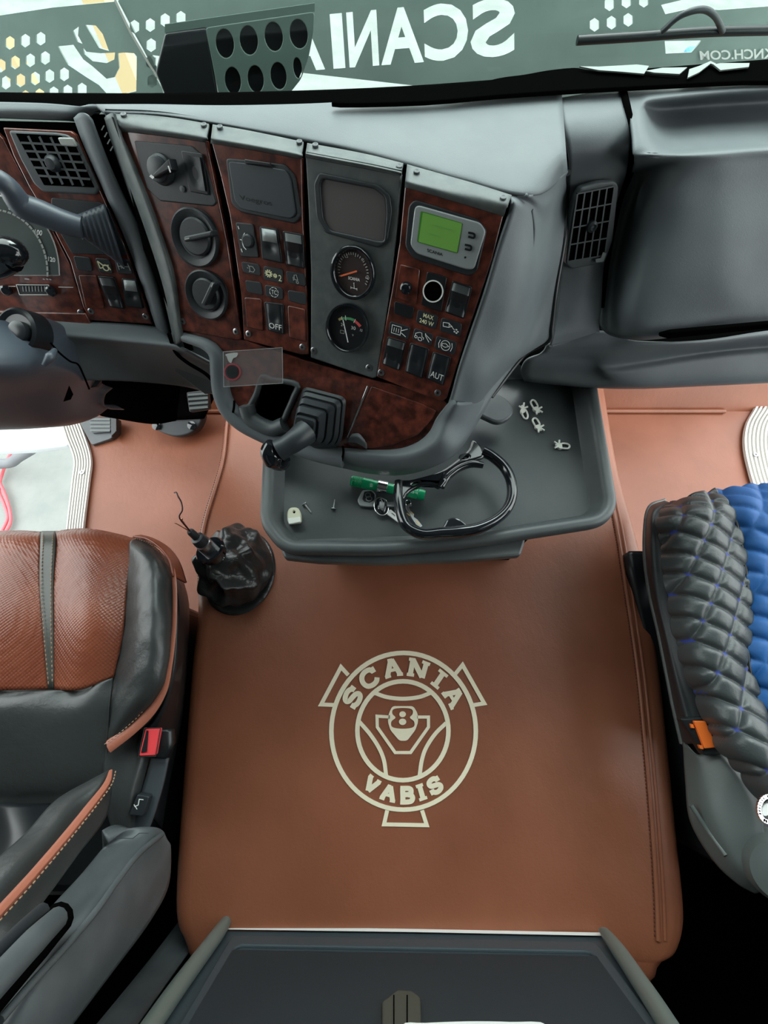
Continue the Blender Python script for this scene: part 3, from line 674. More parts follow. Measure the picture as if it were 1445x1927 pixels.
patch('quilted_border', rows, M_quilt, S2, 26, disp=quilt(.046,.0365,.009,-.56), kv=20, matf=lambda p: (lambda a, b: (a > .93 and b > .8) or (b > .93 and a > .8))(*lat(p, .046, .0365, -.56)), m2=M_threadb)
BR = [(1480,905),(1500,950),(1520,1020),(1530,1080),(1540,1140),(1545,1200),(1545,1255),(1550,1310),(1560,1345),(1600,1400),(1640,1460)]
rows = []
for k, (a, b) in enumerate(zip(QR, BR)):
    zl = .525 if k else .475; row = []
    for f, dz in ((0,-.002),(.35,.018),(1,.02)): row.append((a[0]*(1-f)+b[0]*f+1, a[1]*(1-f)+b[1]*f, zl + dz + (.0 if k < 8 else (k-7)*.012)))
    rows.append(row)
patch('quilted_centre', rows, M_blue, S2, 46, disp=quilt(.05,.038,.008,-.62,3), kv=20)
tube('piping', [Z(x+1, y, (.526 if k else .478) + (0 if k < 8 else (k-7)*.012)) for k, (x, y) in enumerate(QR)], .0035, M_black, S2, 8)
SO = [(1250,942),(1222,955),(1214,1000),(1215,1060),(1225,1125),(1240,1190),(1256,1270),(1268,1330),(1284,1400),(1292,1480),(1300,1540)]
rows = []
for k, (a, b) in enumerate(zip(SO, QL)):
    row = [(a[0]+1, a[1]+6, .33), (a[0], a[1], .40), (a[0]*.75+b[0]*.25, a[1]*.75+b[1]*.25, .455), (a[0]*.4+b[0]*.6, a[1]*.4+b[1]*.6, .468), (b[0]+4, b[1], .478)]
    if k == 0: row = [(x, y, z-.03) for x, y, z in row]
    rows.append(row)
patch('side_shell', rows[:9], M_dark, S2, 8)  # darker plastic paints in the weaker light on the upper shell
tube('shell_highlight', [P3(r[1]) for r in rows[:9]], .005, M_shell, S2, 8)  # pale tube paints the highlight line along the shell
rows = [[(1284,1395,.42),(1310,1420,.455),(1340,1410,.47),(1362,1415,.475)],[(1289,1470,.42),(1322,1470,.46),(1372,1455,.49),(1402,1468,.495)],[(1298,1545,.42),(1340,1535,.47),(1400,1515,.50),(1432,1520,.505)],[(1340,1618,.44),(1370,1605,.48),(1410,1590,.50),(1440,1580,.505)],[(1385,1662,.46),(1405,1650,.49),(1425,1640,.50),(1445,1630,.505)],[(1420,1682,.47),(1428,1680,.48),(1436,1676,.48),(1446,1670,.48)]]
patch('side_shell', rows, M_shell, S2, 8)
tube('shell_ridge', [Z(x, y, z) for x, y, z in ((1300,1515,.45),(1330,1560,.455),(1366,1610,.475))], .004, M_shell, S2, 8)
lathe('recliner_cap', Z(1458,1630,.50), (-.3,-.1,1), [(.045,-.03),(.045,.01),(.04,.02),(.02,.024),(.002,.025)], M_shell, S2, 40)
box('seat_base', (.62,-.3,.01), (1.15,.2,.4), M_black, S2, .02)
box('backrest', (.62,-.6,.62), (1.13,-.36,1.28), M_quilt, S2, .05)  # out of view; added to shade the rear tunnel from the side
patch('seat_underside', R_([[(1184,1037),(1225,1037)],[(1190,1080),(1235,1090)],[(1210,1180),(1252,1200)],[(1235,1330),(1280,1360)]], [[.33]*2,[.33]*2,[.3]*2,[.25]*2]), M_black, S2, 6, thick=.05)
FB2 = Fr(Z(1322,1385,.485), (-.12,-.05,1))
bk = plate('buckle', [rnd([(1280,1352),(1328,1350),(1366,1420),(1326,1422)], 5)], FB2, .003, .02, M_black, S2, .003)
plate('buckle_button', [rnd([(1306,1357),(1328,1357),(1350,1407),(1326,1409)], 2)], FB2, .009, .01, M_orange, bk, .0015)
for q in ([(1299,1362),(1304,1363),(1307,1370),(1301,1370)], [(1315,1402),(1322,1403),(1324,1410),(1318,1409)]): plate('orange_catch', [q], FB2, .007, .006, M_orange, bk)
t = thing('chain_trinket', 'small silver chain and white pendant lying at the lower edge of the quilted seat cover', 'trinket', Z(1438,1525,.56))
for i in range(14):
    a = math.radians(100 + i*13); lathe('link', Z(1445 + 18*math.cos(a), 1522 + 24*math.sin(a), .565), (0,0,1), [(.003,-.002),(.003,.002)], M_chrome, t, 8)
plate('pendant', [ell(1443,1524,9,13,20,.4)], Fr(Z(1443,1524,.56), (0,0,1)), 0, .004, M_white, t, .001)

# ================================================================ box with rails behind the tunnel
Y0 = Yp(430,1750,-.4)
yb = Z(780,1752,.3).y
FZ = Fr((0,yb,.3), (0,1,.02))
bxt = thing('storage_box', 'dark grey storage box front between two silver rails behind the engine tunnel', 'storage box', FZ.P(780,1840))
oq = [(430,1746),(1133,1758),(1310,1960),(262,1960)]
plate('box_front', [oq], FZ, 0, .03, M_lid, bxt, .003)
ribbons('bright_edge', [[(428,1746),(780,1751),(1135,1758)]], 6, FZ, .0, M_white, bxt, .004)
inn = rnd([(436,1760),(1122,1772),(1262,1960),(318,1960)], [14,14,0,0])
inn2 = rnd([(446,1777),(1112,1789),(1236,1960),(338,1960)], [12,12,0,0])
plate('box_rim', [inn, inn2], FZ, .005, .006, M_lid, bxt, .0025)
for nm, pts in (('rail', [(436,1722),(430,1728),(408,1760),(372,1808),(330,1865),(285,1930),(262,1965)]), ('rail', [(1128,1750),(1140,1758),(1166,1792),(1200,1842),(1232,1890),(1264,1940),(1284,1970)])):
    tube(nm, [FZ.P(x, y, .012) for x, y in pts], [.003,.009,.012,.0125,.013,.013,.013], M_rail, bxt, 14)
ct = plate('catch', [rnd([(719,1884),(748,1862),(775,1864),(791,1876),(793,1960),(719,1960)], 4)], FZ, .012, .012, mat('catch_olive', (.05,.055,.045), .35), bxt, .002)
for x in (741, 766): ribbons('groove', [[(x,1872),(x,1950)]], 2.5, FZ, .0122, M_void, ct)
t = plate('paper_sheet', [sm2([(755,1930),(800,1925),(880,1922),(960,1923),(1030,1929),(1040,1990),(750,1990)], 4)], FZ, .03, .002, M_white); tag(t, 'edge of a white sheet showing at the bottom over the storage box', 'paper')
patch('bunk_post', [[Vector((-.41,-.44,.62)),Vector((-.35,-.44,.62))],[Vector((-.42,-.44,.3)),Vector((-.36,-.44,.3))],[Vector((-.44,-.44,.02)),Vector((-.36,-.44,.02))]], M_mid, bxt, 4)
# ================================================================ dashboard
def mkframe(p1, p2, tilt):
    e = Vector(p2) - Vector(p1); e.z = 0; e.normalize(); m = Vector((e.y, -e.x, 0))
    if m.y > 0: m = -m
    t = math.radians(tilt); return Fr(p1, m*math.cos(t) + Vector((0,0,math.sin(t))))
FA = mkframe(Z(222,246,1.01), Z(947,402,1.01), 32)
FC = mkframe(Z(0,240,1.0), Z(150,243,1.0), 26)
DB = thing('dashboard', 'large grey green plastic dashboard spanning the cab below the windshield', 'dashboard', Z(1000,300,.9))
def PA(x, y, h=0): return FA.P(x, y, h)
def PC(x, y, h=0): return FC.P(x, y, h)
# back plates behind the panels
plate('console_body', [[(216,226),(580,290),(955,372),(840,762),(560,690),(342,640),(270,470)]], FA, -.008, .02, M_void, DB)
plate('console_backing', [[(940,380),(985,420),(925,600),(875,770),(830,760)]], FA, -.035, .004, M_void, DB)
plate('driver_body', [[(-150,225),(160,232),(320,640),(-150,620)]], FC, -.008, .02, M_void, DB)
patch('cap_backing', [[(216,217,1.005),(400,237,1.005),(580,269,1.005),(770,314,1.005),(955,368,1.005)],[FA.P(216,235,-.006),FA.P(395,262,-.006),FA.P(575,295,-.006),FA.P(762,345,-.006),FA.P(950,400,-.006)]], M_void, DB, 5)
# top cover, front edge follows the caps
tc0 = [(200,214),(300,218),(400,233),(490,249),(580,266),(670,284),(770,310),(870,338),(1003,366),(1068,322)]
tb = [(180,196),(290,196),(400,198),(500,197),(600,194),(680,189),(770,184),(870,175),(980,165),(1056,161)]
zt = 1.022
rows = [[(x, y, 1.02) for x, y in tb], [(x*.62+a*.38, y*.62+b*.38, zt) for (x, y), (a, b) in zip(tb, tc0)], [(x*.2+a*.8, y*.2+b*.8, zt) for (x, y), (a, b) in zip(tb, tc0)], [(x, y, zt-.003) if x < 1000 else (x, y, 1.018 if x < 1010 else .985) for x, y in tc0]]
rows.append([(x-1, y+7, z-.012) for x, y, z in rows[-1][:-2]] + [(x-2, y+3, z-.012) for x, y, z in rows[-1][-2:]])
patch('top_cover', rows, M_dash, DB, 6)
patch('top_cover', [[(-160,190,1.016),(-40,191,1.016),(80,194,1.016),(150,200,1.014),(196,205,1.01)],[(-160,206,1.012),(-40,208,1.012),(80,210,1.012),(140,216,1.008),(180,224,.99)],[(-160,222,1.003),(-40,222,1.003),(80,226,1.002),(138,229,.998),(178,240,.98)]], M_dash, DB, 6)
patch('defrost_strip', [[(-160,172,1.008),(300,175,1.012),(700,165,1.014),(1060,140,1.014),(1600,100,1.014)],[(-160,200,1.010),(300,203,1.010),(700,194,1.013),(1060,168,1.013),(1600,140,1.013)]], M_void, DB, 6)
# flank of the console (silvery, lit) from panel edge to the vent column
A_ = lambda x, y, h=0: FA.P(x, y, h)
fl_rows = [
 [(955,366,1.018),(985,371,1.018),(1003,366,1.018),(1038,345,1.005),(1069,322,.985)],
 [A_(966,378,.004),(1000,390,1.003),(1022,386,.995),(1046,368,.975),(1068,345,.962)],
 [A_(962,400,.004),(1003,425,.985),(1022,422,.965),(1045,405,.945),(1067,385,.935)],
 [A_(940,462,.004),(985,500,.955),(1010,510,.925),(1035,500,.905),(1062,450,.915)],
 [A_(915,545,.004),(960,580,.915),(995,590,.878),(1020,570,.862),(1047,540,.87)],
 [A_(890,620,.004),(930,660,.865),(968,665,.83),(1000,640,.815),(1038,612,.823)],
 [A_(866,690,.004),(905,720,.83),(940,710,.79),(980,672,.79),(1032,640,.80)],
 [A_(850,752,.004),(875,770,.79),(900,760,.765),(935,715,.765),(985,668,.77)],
 [A_(835,785,.002),(850,805,.775),(872,808,.752),(890,800,.742),(925,745,.745)]]
patch('console_flank', fl_rows, M_dash, DB, 7)
tube('edge_line', [P3(r[4]) + Vector((0,0,-.002)) for r in fl_rows], .004, M_black, DB, 8)
tube('edge_line', [P3(p) for p in ((1000,395,1.0),(1004,440,.975),(992,500,.94),(960,560,.905),(948,600,.89),(935,650,.862))], .0022, M_mid, DB, 8)
# frames between driver panel and console
patch('driver_frame', [[PC(138,222,.002),PC(152,212,.012),PC(172,222,.012),PC(178,236,.0)],[PC(158,275,.002),PC(168,270,.013),PC(196,288,.012),PC(203,300,-.01)],[PC(196,362,.002),PC(205,358,.013),PC(222,352,.011),PC(230,360,-.01)],[PC(236,452,.002),PC(246,448,.013),PC(264,440,.011),PC(272,450,-.01)],[PC(274,558,.002),PC(283,555,.013),PC(298,548,.011),PC(306,560,-.01)],[PC(292,612,.002),PC(300,612,.013),PC(316,615,.011),PC(322,625,-.01)],[PC(310,655,.0),PC(318,655,.008),PC(328,650,.006),PC(336,655,-.01)]], M_dash, DB, 6)
patch('console_frame', [[PA(196,222,-.02),PA(202,216,.004),PA(214,214,.01),PA(221,240,.002)],[PA(212,275,-.02),PA(220,272,.002),PA(232,270,.009),PA(240,275,.002)],[PA(236,345,-.02),PA(246,342,.002),PA(258,338,.009),PA(268,340,.002)],[PA(270,440,-.02),PA(280,436,.002),PA(292,430,.009),PA(302,430,.002)],[PA(300,530,-.02),PA(308,526,.002),PA(320,520,.009),PA(330,520,.002)],[PA(320,612,-.02),PA(326,606,.002),PA(334,604,.009),PA(342,612,.002)],[PA(328,650,-.02),PA(334,645,.002),PA(342,640,.006),PA(350,640,.0)]], M_facia, DB, 6)
patch('gap_backing', [[PC(170,215,-.03),PA(225,215,-.03)],[PC(230,400,-.03),PA(290,400,-.03)],[PC(320,660,-.03),PA(360,660,-.03)]], M_void, DB, 4)
for i in range(4): ribbons('vent_slot', [[(191+i*5.5, 245+i*13),(196+i*5.5, 236+i*13)]], 2.5, FC, .014, M_silver, DB)
plate('console_web', [[(322,627),(352,634),(392,650),(412,672),(420,738),(386,742),(330,700)]], plane3(Z(330,640,.775),Z(400,655,.755),Z(405,735,.69)), -.004, .006, M_dash, DB, .001)
# lower trim under the driver panel
patch('lower_trim', [[PC(-150,585,0),PC(60,596,0),PC(160,604,0),PC(290,614,0),PC(330,640,-.01)],[(-150,625,.79),(60,628,.79),(150,632,.79),(300,645,.79),(340,655,.79)],[(-150,645,.77),(60,648,.77),(175,652,.77),(325,665,.77),(420,700,.73)],[(-150,690,.74),(60,695,.74),(190,690,.74),(335,702,.72),(415,728,.69)],[(-150,720,.72),(60,720,.72),(200,716,.72),(335,726,.69),(400,742,.66)]], M_dash, DB, 6)
tube('seam', [Z(x, y, z) for x, y, z in ((318,628,.803),(330,662,.775),(352,682,.76),(385,702,.745),(402,718,.735))], .003, M_void, DB)
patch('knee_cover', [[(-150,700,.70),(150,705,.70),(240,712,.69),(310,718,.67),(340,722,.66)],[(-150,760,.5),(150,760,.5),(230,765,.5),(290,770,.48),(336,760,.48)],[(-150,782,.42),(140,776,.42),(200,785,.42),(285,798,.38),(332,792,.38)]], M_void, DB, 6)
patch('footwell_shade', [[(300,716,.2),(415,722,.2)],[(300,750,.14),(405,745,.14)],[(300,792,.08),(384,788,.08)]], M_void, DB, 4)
# passenger side: vent column
def colrow(zz): return zz
VC = thing('vent_column', 'narrow dash column with a tall grille vent between console and passenger panel', 'dash panel', Z(1100,450,.93))
PV = [[(1054,184,1.02),(1110,175,1.02),(1168,170,1.02)],[(1062,235,1.018),(1125,225,1.018),(1178,215,1.018)],[(1070,288,1.0),(1130,278,1.002),(1187,268,1.0)],[(1069,340,.965),(1130,330,.968),(1184,320,.962)],[(1062,430,.905),(1115,425,.91),(1160,400,.91)],[(1055,510,.86),(1100,510,.862),(1138,500,.862)],[(1046,590,.822),(1085,590,.824),(1132,575,.826)],[(1040,628,.805),(1080,622,.806),(1128,610,.808)],[(1036,650,.79),(1060,645,.79),(1128,625,.80)]]
patch('column_body', PV, M_dash, VC, 8)
tube('seam', [Z(x-4, y, z-.004) for (x, y, z), *_ in PV[:-1]], .004, M_void, DB, 8)
seamR2 = [(1170,170,1.018),(1180,215,1.016),(1190,268,.998),(1186,320,.962),(1165,375,.925),(1150,440,.89),(1138,510,.855),(1130,580,.82)]
tube('seam', [Z(*p) for p in seamR2], .0055, M_void, DB, 8)
FV = plane3(Z(1070,350,.966), Z(1155,345,.962), Z(1062,500,.868))
vent = plate('vent_frame', [rnd(r7((400,608),(500,578),(590,568),(610,600),(592,750),(575,900),(530,1030),(345,1062),(310,1030),(325,850),(345,750),(365,660)), 5)], FV, .008, .012, M_mid, VC, .002)
gq = [r7((378,640))[0], r7((585,598))[0], r7((530,985))[0], r7((322,1020))[0]]
plate('vent_well', [gq], FV, .0085, .004, M_void, vent)
gl_ = [[Q(gq, i/5, 0), Q(gq, i/5, 1)] for i in range(6)] + [[Q(gq, 0, j/4.0), Q(gq, 1, j/4.0)] for j in range(5)]
ribbons('vent_grille', gl_, 2.6, FV, .0085, M_mid, vent, .003)
lathe('vent_knob', FV.P(*r7((455,820))[0], .011), FV.n, [(.007,-.002),(.007,.004),(.004,.006),(.002,.004)], M_dark, vent, 20)
ribbons('vent_lever', [r7((480,1015),(515,1010),(530,970))], 7, FV, .011, M_silver, vent, .003)
plate('lower_lip', [r7((240,1425),(470,1380),(440,1430),(235,1500))], plane3(Z(1040,630,.80), Z(1120,615,.80), Z(1040,655,.785)), .0, .01, M_dash, VC, .001)
# passenger panel
PD = thing('passenger_dash', 'bulky grey passenger dash panel with a recessed shelf on top, at the right', 'dash panel', Z(1330,400,.95))
pp = [[(1172,169,1.02),(1200,168,1.02),(1240,165,1.02),(1340,159,1.02),(1445,152,1.02),(1620,142,1.02)],
 [(1180,200,1.019),(1206,196,1.02),(1232,190,1.021),(1340,178,1.021),(1445,170,1.021),(1620,158,1.021)],
 [(1184,212,1.018),(1210,210,1.018),(1240,206,.992),(1340,198,.99),(1445,192,.99),(1620,180,.99)],
 [(1190,250,1.015),(1215,248,1.015),(1252,246,.992),(1340,242,.99),(1445,238,.99),(1620,228,.99)],
 [(1192,285,1.01),(1225,283,1.012),(1268,280,.998),(1340,276,.998),(1445,270,.998),(1620,262,.998)],
 [(1193,300,1.0),(1232,297,1.008),(1275,293,1.008),(1340,288,1.01),(1445,280,1.01),(1620,272,1.01)],
 [(1190,322,.965),(1210,326,.955),(1262,316,.99),(1340,312,1.0),(1445,304,1.0),(1620,294,1.0)],
 [(1172,360,.93),(1195,372,.92),(1245,368,.966),(1340,360,.978),(1445,352,.978),(1620,340,.978)],
 [(1155,420,.90),(1175,430,.885),(1228,440,.93),(1340,436,.945),(1445,430,.945),(1620,420,.945)],
 [(1140,500,.86),(1160,510,.846),(1213,520,.892),(1340,520,.905),(1445,512,.905),(1620,502,.905)],
 [(1133,570,.828),(1150,580,.816),(1200,586,.858),(1340,582,.87),(1445,578,.87),(1620,570,.87)],
 [(1130,610,.81),(1150,622,.80),(1195,632,.828),(1260,628,.84),(1445,606,.85),(1620,596,.85)],
 [(1130,618,.80),(1150,632,.79),(1195,640,.80),(1260,636,.81),(1445,614,.82),(1620,604,.82)]]
patch('panel_body', pp, M_dash, PD, 7)
patch('lower_shelf', [[(1030,650,.77),(1130,622,.785),(1195,642,.79),(1320,640,.79),(1445,622,.79),(1620,605,.79)],[(1020,664,.755),(1100,660,.765),(1195,655,.78),(1320,648,.785),(1445,634,.785),(1620,620,.785)],[(990,680,.74),(1100,678,.735),(1160,684,.735),(1320,662,.74),(1445,650,.74),(1620,640,.74)],[(980,700,.70),(1110,700,.71),(1160,704,.725),(1320,680,.735),(1445,668,.735),(1620,660,.735)],[(985,715,.67),(1110,727,.69),(1200,728,.70),(1320,722,.70),(1445,716,.70),(1620,708,.70)],[(985,720,.62),(1110,730,.65),(1200,732,.66),(1320,727,.66),(1445,721,.66),(1620,712,.66)]], M_dash, PD, 7)
plate('glove_lip', [rnd([(1238,633),(1262,627),(1500,606),(1500,613),(1255,638)], 3)], plane3(Z(1240,632,.83), Z(1445,612,.85), Z(1240,645,.80)), .008, .006, M_void, PD, .002)
patch('under_cover', [[(960,600,.70),(1200,590,.70),(1620,560,.72)],[(955,660,.69),(1200,660,.69),(1620,640,.70)],[(985,690,.68),(1200,700,.68),(1620,690,.68)]], M_void, PD, 5)
t = plate('rubber_strip', [sm2([(640,186),(760,178),(815,176),(870,165),(935,147),(985,140),(1030,132),(1080,127),(1110,131),(1180,137),(1278,146),(1296,133),(1318,126),(1340,118),(1352,128),(1362,132),(1445,126),(1560,118),(1560,150),(1400,152),(1240,160),(1090,168),(940,178),(800,190),(640,194)], 3)], Fr((0,0,1.03),(0,0,1)), 0, .005, M_void, None, .001)
tag(t, 'torn black rubber strip along the foot of the windshield', 'rubber strip')
t = plate('torn_film', [rx((115,468),(250,470),(400,462),(520,455),(605,465),(570,520),(400,505),(250,495)), rx((580,500),(700,478),(875,475),(820,522),(640,512)), rx((878,550),(890,490),(960,465),(1040,430),(1075,455),(1110,490),(1310,470),(1315,445),(1110,445),(1060,425),(1000,430),(930,470))[:0] or rx((878,548),(890,488),(960,465),(1040,430),(1080,450),(1110,445),(1315,445),(1310,472),(1110,495),(1060,455),(1040,448),(960,510))], Fr((0,0,1.034),(0,0,1)), 0, .0015, M_rail, None)
tag(t, 'torn pale strip of film on the rubber edge at the foot of the windshield', 'film strip')

# ---------------------------------------------------------------- small builders used on the panels
def screw(fr, x, y, par, h=.002, r=.0036):
    o = fr.P(x, y, h); return lathe('screw', o, fr.n, [(r*1.3,-.002),(r*1.3,.0008),(r,.0014),(r*.45,.0014),(r*.4,-.0006)], M_steel, par, 16)
def rocker(fr, quad, par, style='rock', h0=.002):
    q = rnd(quad, 4); fb = plate('rocker_switch', [q], fr, h0 + .002, .006, M_black, par, .001)
    iq = [Q(quad, .07, .05), Q(quad, .93, .05), Q(quad, .93, .95), Q(quad, .07, .95)]
    if style == 'rock':
        def hf(u, v):
            e = max(abs(u-.5)*2, 0)**6*.002; s = .0065 - .004*min(1, abs(v-.38)/.1) if False else 0
            base = .003 + (.0065*max(0, 1 - abs(v-.27)/.3) if v < .6 else 0)*1.0 + .0025*max(0, (v-.75)/.25)
            dim = -.0016*math.exp(-(((u-.5)/.3)**2 + ((v-.7)/.18)**2)*1.3)
            return h0 + base + dim - e
        quadpatch('rocker', iq, fr, hf, M_rock, fb, 12, 26, h0)
    elif style == 'flat':
        def hf(u, v):
            return h0 + .0035 + .003*v - max(0, abs(u-.5)*2)**6*.002 - .002*math.exp(-(((u-.5)/.35)**2 + ((v-.55)/.22)**2)*1.5)
        quadpatch('rocker', iq, fr, hf, M_rock, fb, 12, 26, h0)
    elif style == 'block':
        quadpatch('rocker', sub(iq, 0, .35, 1, 1), fr, lambda u, v: h0 + .003 + .0035*v - .002*math.exp(-(((u-.5)/.3)**2 + ((v-.4)/.25)**2)*1.5), M_rock, fb, 8, 12, h0)
        label(quadpatch('lock_tab', sub(iq, .05, .0, .95, .42), fr, lambda u, v: h0 + .006 + .004*math.sin(math.pi*v) - max(0, abs(u-.5)*2)**6*.002, M_silver, fb, 8, 8, h0), 'light grey lock tab')
    return fb
def tile(fr, quad, par, m=None, h=.0032):
    return plate('indicator_tile', [rnd(quad, 5)], fr, h, .003, m or M_dark, par, .0008)
def icon(fr, quad, lines, t, w_=1.1, m=None, h=.0036): return ribbons('icon', lines, w_, fr, h, m or M_ink, t, .0003, quad=quad)
def circ(cx, cy, r, n=14, ry=None): return ([(cx + r*math.cos(2*math.pi*i/n), cy + (ry or r)*math.sin(2*math.pi*i/n)) for i in range(n)], True)
def cap_strip(fr, bottom, back, par, zb=1.021):
    rows = [[(x, y+2, zb) if False else Z(x, y, zb) for x, y in back], [Z(x*.55+a*.45, y*.55+b*.45, zb+.001) for (x, y), (a, b) in zip(back, bottom)], [fr.P(x*.2+a*.8, y*.2+b*.8, .0075) for (x, y), (a, b) in zip(back, bottom)], [fr.P(x, y+3, .0025) for x, y in bottom]]
    return patch('top_cap', rows, M_facia, par, 6)
def knobby(fr, cx, cy, rx_, ry_, rot, par, hx, hy, hang):
    """rotary heater knob in a dished ring"""
    st = plate('rotary_knob', [ell(cx, cy, rx_, ry_, 48, rot)], fr, .0035, .004, M_black, par, .001)
    o_ = fr.P(cx, cy, .003); ra = (fr.P(cx+rx_, cy, .003) - o_).length
    lathe('knob_ring', o_, fr.n, [(ra*1.0,0),(ra*1.0,.004),(ra*.94,.0055),(ra*.72,.0035),(ra*.66,.002),(ra*.02,.002)], M_dark, st, 40)
    lathe('knob_dial', fr.P(hx, hy, .003), fr.n, [(ra*.66,0),(ra*.64,.006),(ra*.58,.008),(ra*.02,.008)], M_dark, st, 36)
    c, s = math.cos(hang), math.sin(hang); L = rx_*.62; W_ = rx_*.13
    q = [(hx - c*L - s*W_*1.2, hy - s*L + c*W_*-1.2), (hx + c*L, hy + s*L - W_), (hx + c*L, hy + s*L + W_), (hx - c*L, hy - s*L + W_*1.2)]
    q = [(hx - c*L + s*W_, hy - s*L - c*W_), (hx + c*L + s*W_, hy + s*L - c*W_), (hx + c*L - s*W_, hy + s*L + c*W_), (hx - c*L - s*W_, hy - s*L + c*W_)]
    plate('knob_grip', [rnd(q, 3)], fr, .022, .016, M_dark, st, .002)
    e = (hx - c*L*.86, hy - s*L*.86); ribbons('pointer', [[(hx - c*L*.95, hy - s*L*.95), (hx - c*L*.6, hy - s*L*.6)]], 2.5, fr, .0222, M_inkg, st)
    return st

# ---------------------------------------------------------------- panel 1: light switch and heater knobs
P1 = thing('control_panel', 'burl wood panel with two round heater knobs and the light switch, leftmost of the console', 'control panel', FA.P(330,430))
W1 = rnd(r4((45,155),(640,232),(690,460),(790,960),(880,1583),(850,1592),(458,1520),(425,1400),(345,1050),(240,640),(140,380)), 3)
plate('wood_facia', [W1], FA, .002, .008, M_wood, P1, .0018)
cap_strip(FA, r4((40,160),(250,180),(450,205),(638,236)), [(214,213),(275,216),(335,223),(393,233)], P1)
lm = plate('light_switch_module', [rnd(r4((150,232),(545,268),(620,335),(660,470),(715,655),(690,682),(330,645),(238,560),(190,400)), 4)], FA, .0035, .004, M_dark, P1, .0015)
lathe('light_knob', FA.P(*r4((345,430))[0], .003), FA.n, [(.017,0),(.016,.004),(.0135,.006),(.0135,.011),(.012,.012),(.0005,.012)], M_dark, lm, 32)
ga = r4((262,470),(385,355),(405,430),(290,490))
plate('knob_grip', [ga], FA, .024, .016, M_black, lm, .002)
ribbons('pointer', [r4((262,470),(285,488))], 5, FA, .0242, M_ink, lm)
ribbons('pointer', [r4((385,405),(400,450))], 2.5, FA, .0242, M_ink, lm)
lathe('push_button', FA.P(*r4((487,562))[0], .003), FA.n, [(.0035,0),(.0035,.0025),(.0005,.003)], M_mid, lm, 16)
rq_ = r4((470,300),(615,322),(660,605),(528,580))
plate('dimmer_frame', [rnd(rq_, 4)], FA, .006, .004, M_black, lm, .001)
quadpatch('dimmer_rocker', sub(rq_, .15, .1, .85, .92), FA, lambda u, v: .0085 - .004*math.exp(-(((u-.5)/.3)**2 + ((v-.5)/.3)**2)), M_dark, lm, 8, 12, .004)
knobby(FA, *r4((572,895))[0], 43, 57, -.25, P1, *r4((585,885))[0], math.radians(-12))
knobby(FA, *r4((650,1282))[0], 38, 47, -.3, P1, *r4((655,1275))[0], math.radians(115))
for x, y in r4((485,1462),(846,1532)): screw(FA, x, y, P1)
# panel 2
P2 = thing('control_panel', 'burl wood panel with a dark pocket lid, gear and TC symbols and an OFF switch', 'control panel', FA.P(490,450))
W2 = rnd(r4((675,238),(1290,348),(1300,800),(1322,1250),(1338,1688),(1290,1690),(897,1588),(880,1300),(800,740),(740,480)), 3)
plate('wood_facia', [W2], FA, .002, .008, M_wood, P2, .0018)
cap_strip(FA, r4((672,242),(880,275),(1080,310),(1288,350)), [(400,234),(455,243),(515,255),(571,267)], P2)
pk = rnd(r4((775,352),(900,362),(1180,395),(1245,470),(1290,745),(1245,800),(870,720),(812,660)), 7)
pt = plate('pocket_lid', [pk], FA, .0045, .004, M_dark, P2, .0015)
plate('lid_face', [rnd(r4((792,375),(900,385),(1090,418),(1180,432),(1215,490),(1250,735),(1215,765),(880,700),(835,640)), 6)], FA, .0065, .003, mat('lid_grey', (.04,.048,.055), .4), pt, .001)
plate('lid_latch', [r4((900,358),(1075,385),(1085,410),(905,388))], FA, .009, .004, M_black, pt, .001)
qtext('embossed_script', 'Voegros', r4((865,600),(1085,640),(1095,690),(875,645)), FA, .0068, M_black, pt)
tq_ = r4((840,788),(958,800),(1000,1030),(878,1022))
tl = plate('level_switch', [rnd(tq_, 4)], FA, .0045, .003, M_dark, P2, .001)
lathe('thumb_wheel', FA.P(*r4((932,915))[0], .003), FA.n, [(.008,0),(.008,.003),(.006,.0045),(.0004,.0045)], M_dark, tl, 24)
ribbons('icon', [r4((858,815),(866,835)), r4((880,968),(888,992)), r4((872,905),(905,915)), sm2(r4((905,860),(888,900),(895,950),(915,975)), 4, False)], 1.5, FA, .005, M_ink, tl)
rocker(FA, r4((1003,815),(1128,835),(1160,1070),(1022,1040)), P2, 'block')
rocker(FA, r4((1160,845),(1298,870),(1312,1108),(1185,1078)), P2)
q = r4((880,1055),(1003,1075),(1015,1155),(893,1130)); t = tile(FA, q, P2)
icon(FA, q, [[(.42,.3),(.42,.75),(.6,.78),(.7,.55),(.6,.3),(.42,.3)], [(.36,.2),(.4,.35)], [(.28,.45),(.34,.52)], [(.36,.85),(.4,.7)]], t, 1.2, M_inkg)
q = r4((1030,1085),(1162,1105),(1165,1208),(1035,1180)); t = tile(FA, q, P2)
def gear(cx, cy, r, n): return [circ(cx, cy, r*.55)] + [[(cx + r*.6*math.cos(a), cy + r*.85*math.sin(a)), (cx + r*math.cos(a), cy + r*1.4*math.sin(a))] for a in [2*math.pi*i/n for i in range(n)]]
icon(FA, q, gear(.27, .48, .2, 10), t, 2.2, M_inky); icon(FA, q, gear(.6, .55, .11, 8), t, 1.6, M_inky)
qtext('text', '2', sub(q, .77,.45,.93,.85), FA, .0037, M_inky, t)
q = r4((1183,1118),(1310,1138),(1320,1228),(1195,1200)); t = tile(FA, q, P2)
icon(FA, q, [[(.42,.25),(.55,.2),(.6,.6),(.42,.6),(.42,.25)], circ(.56,.78,.06,10,.1), [(.36,.4),(.36,.7)]], t, 1.1, M_inkg)
for q in (r4((905,1182),(1015,1198),(1030,1288),(918,1262)), r4((1195,1250),(1318,1268),(1322,1355),(1203,1325))): tile(FA, q, P2)
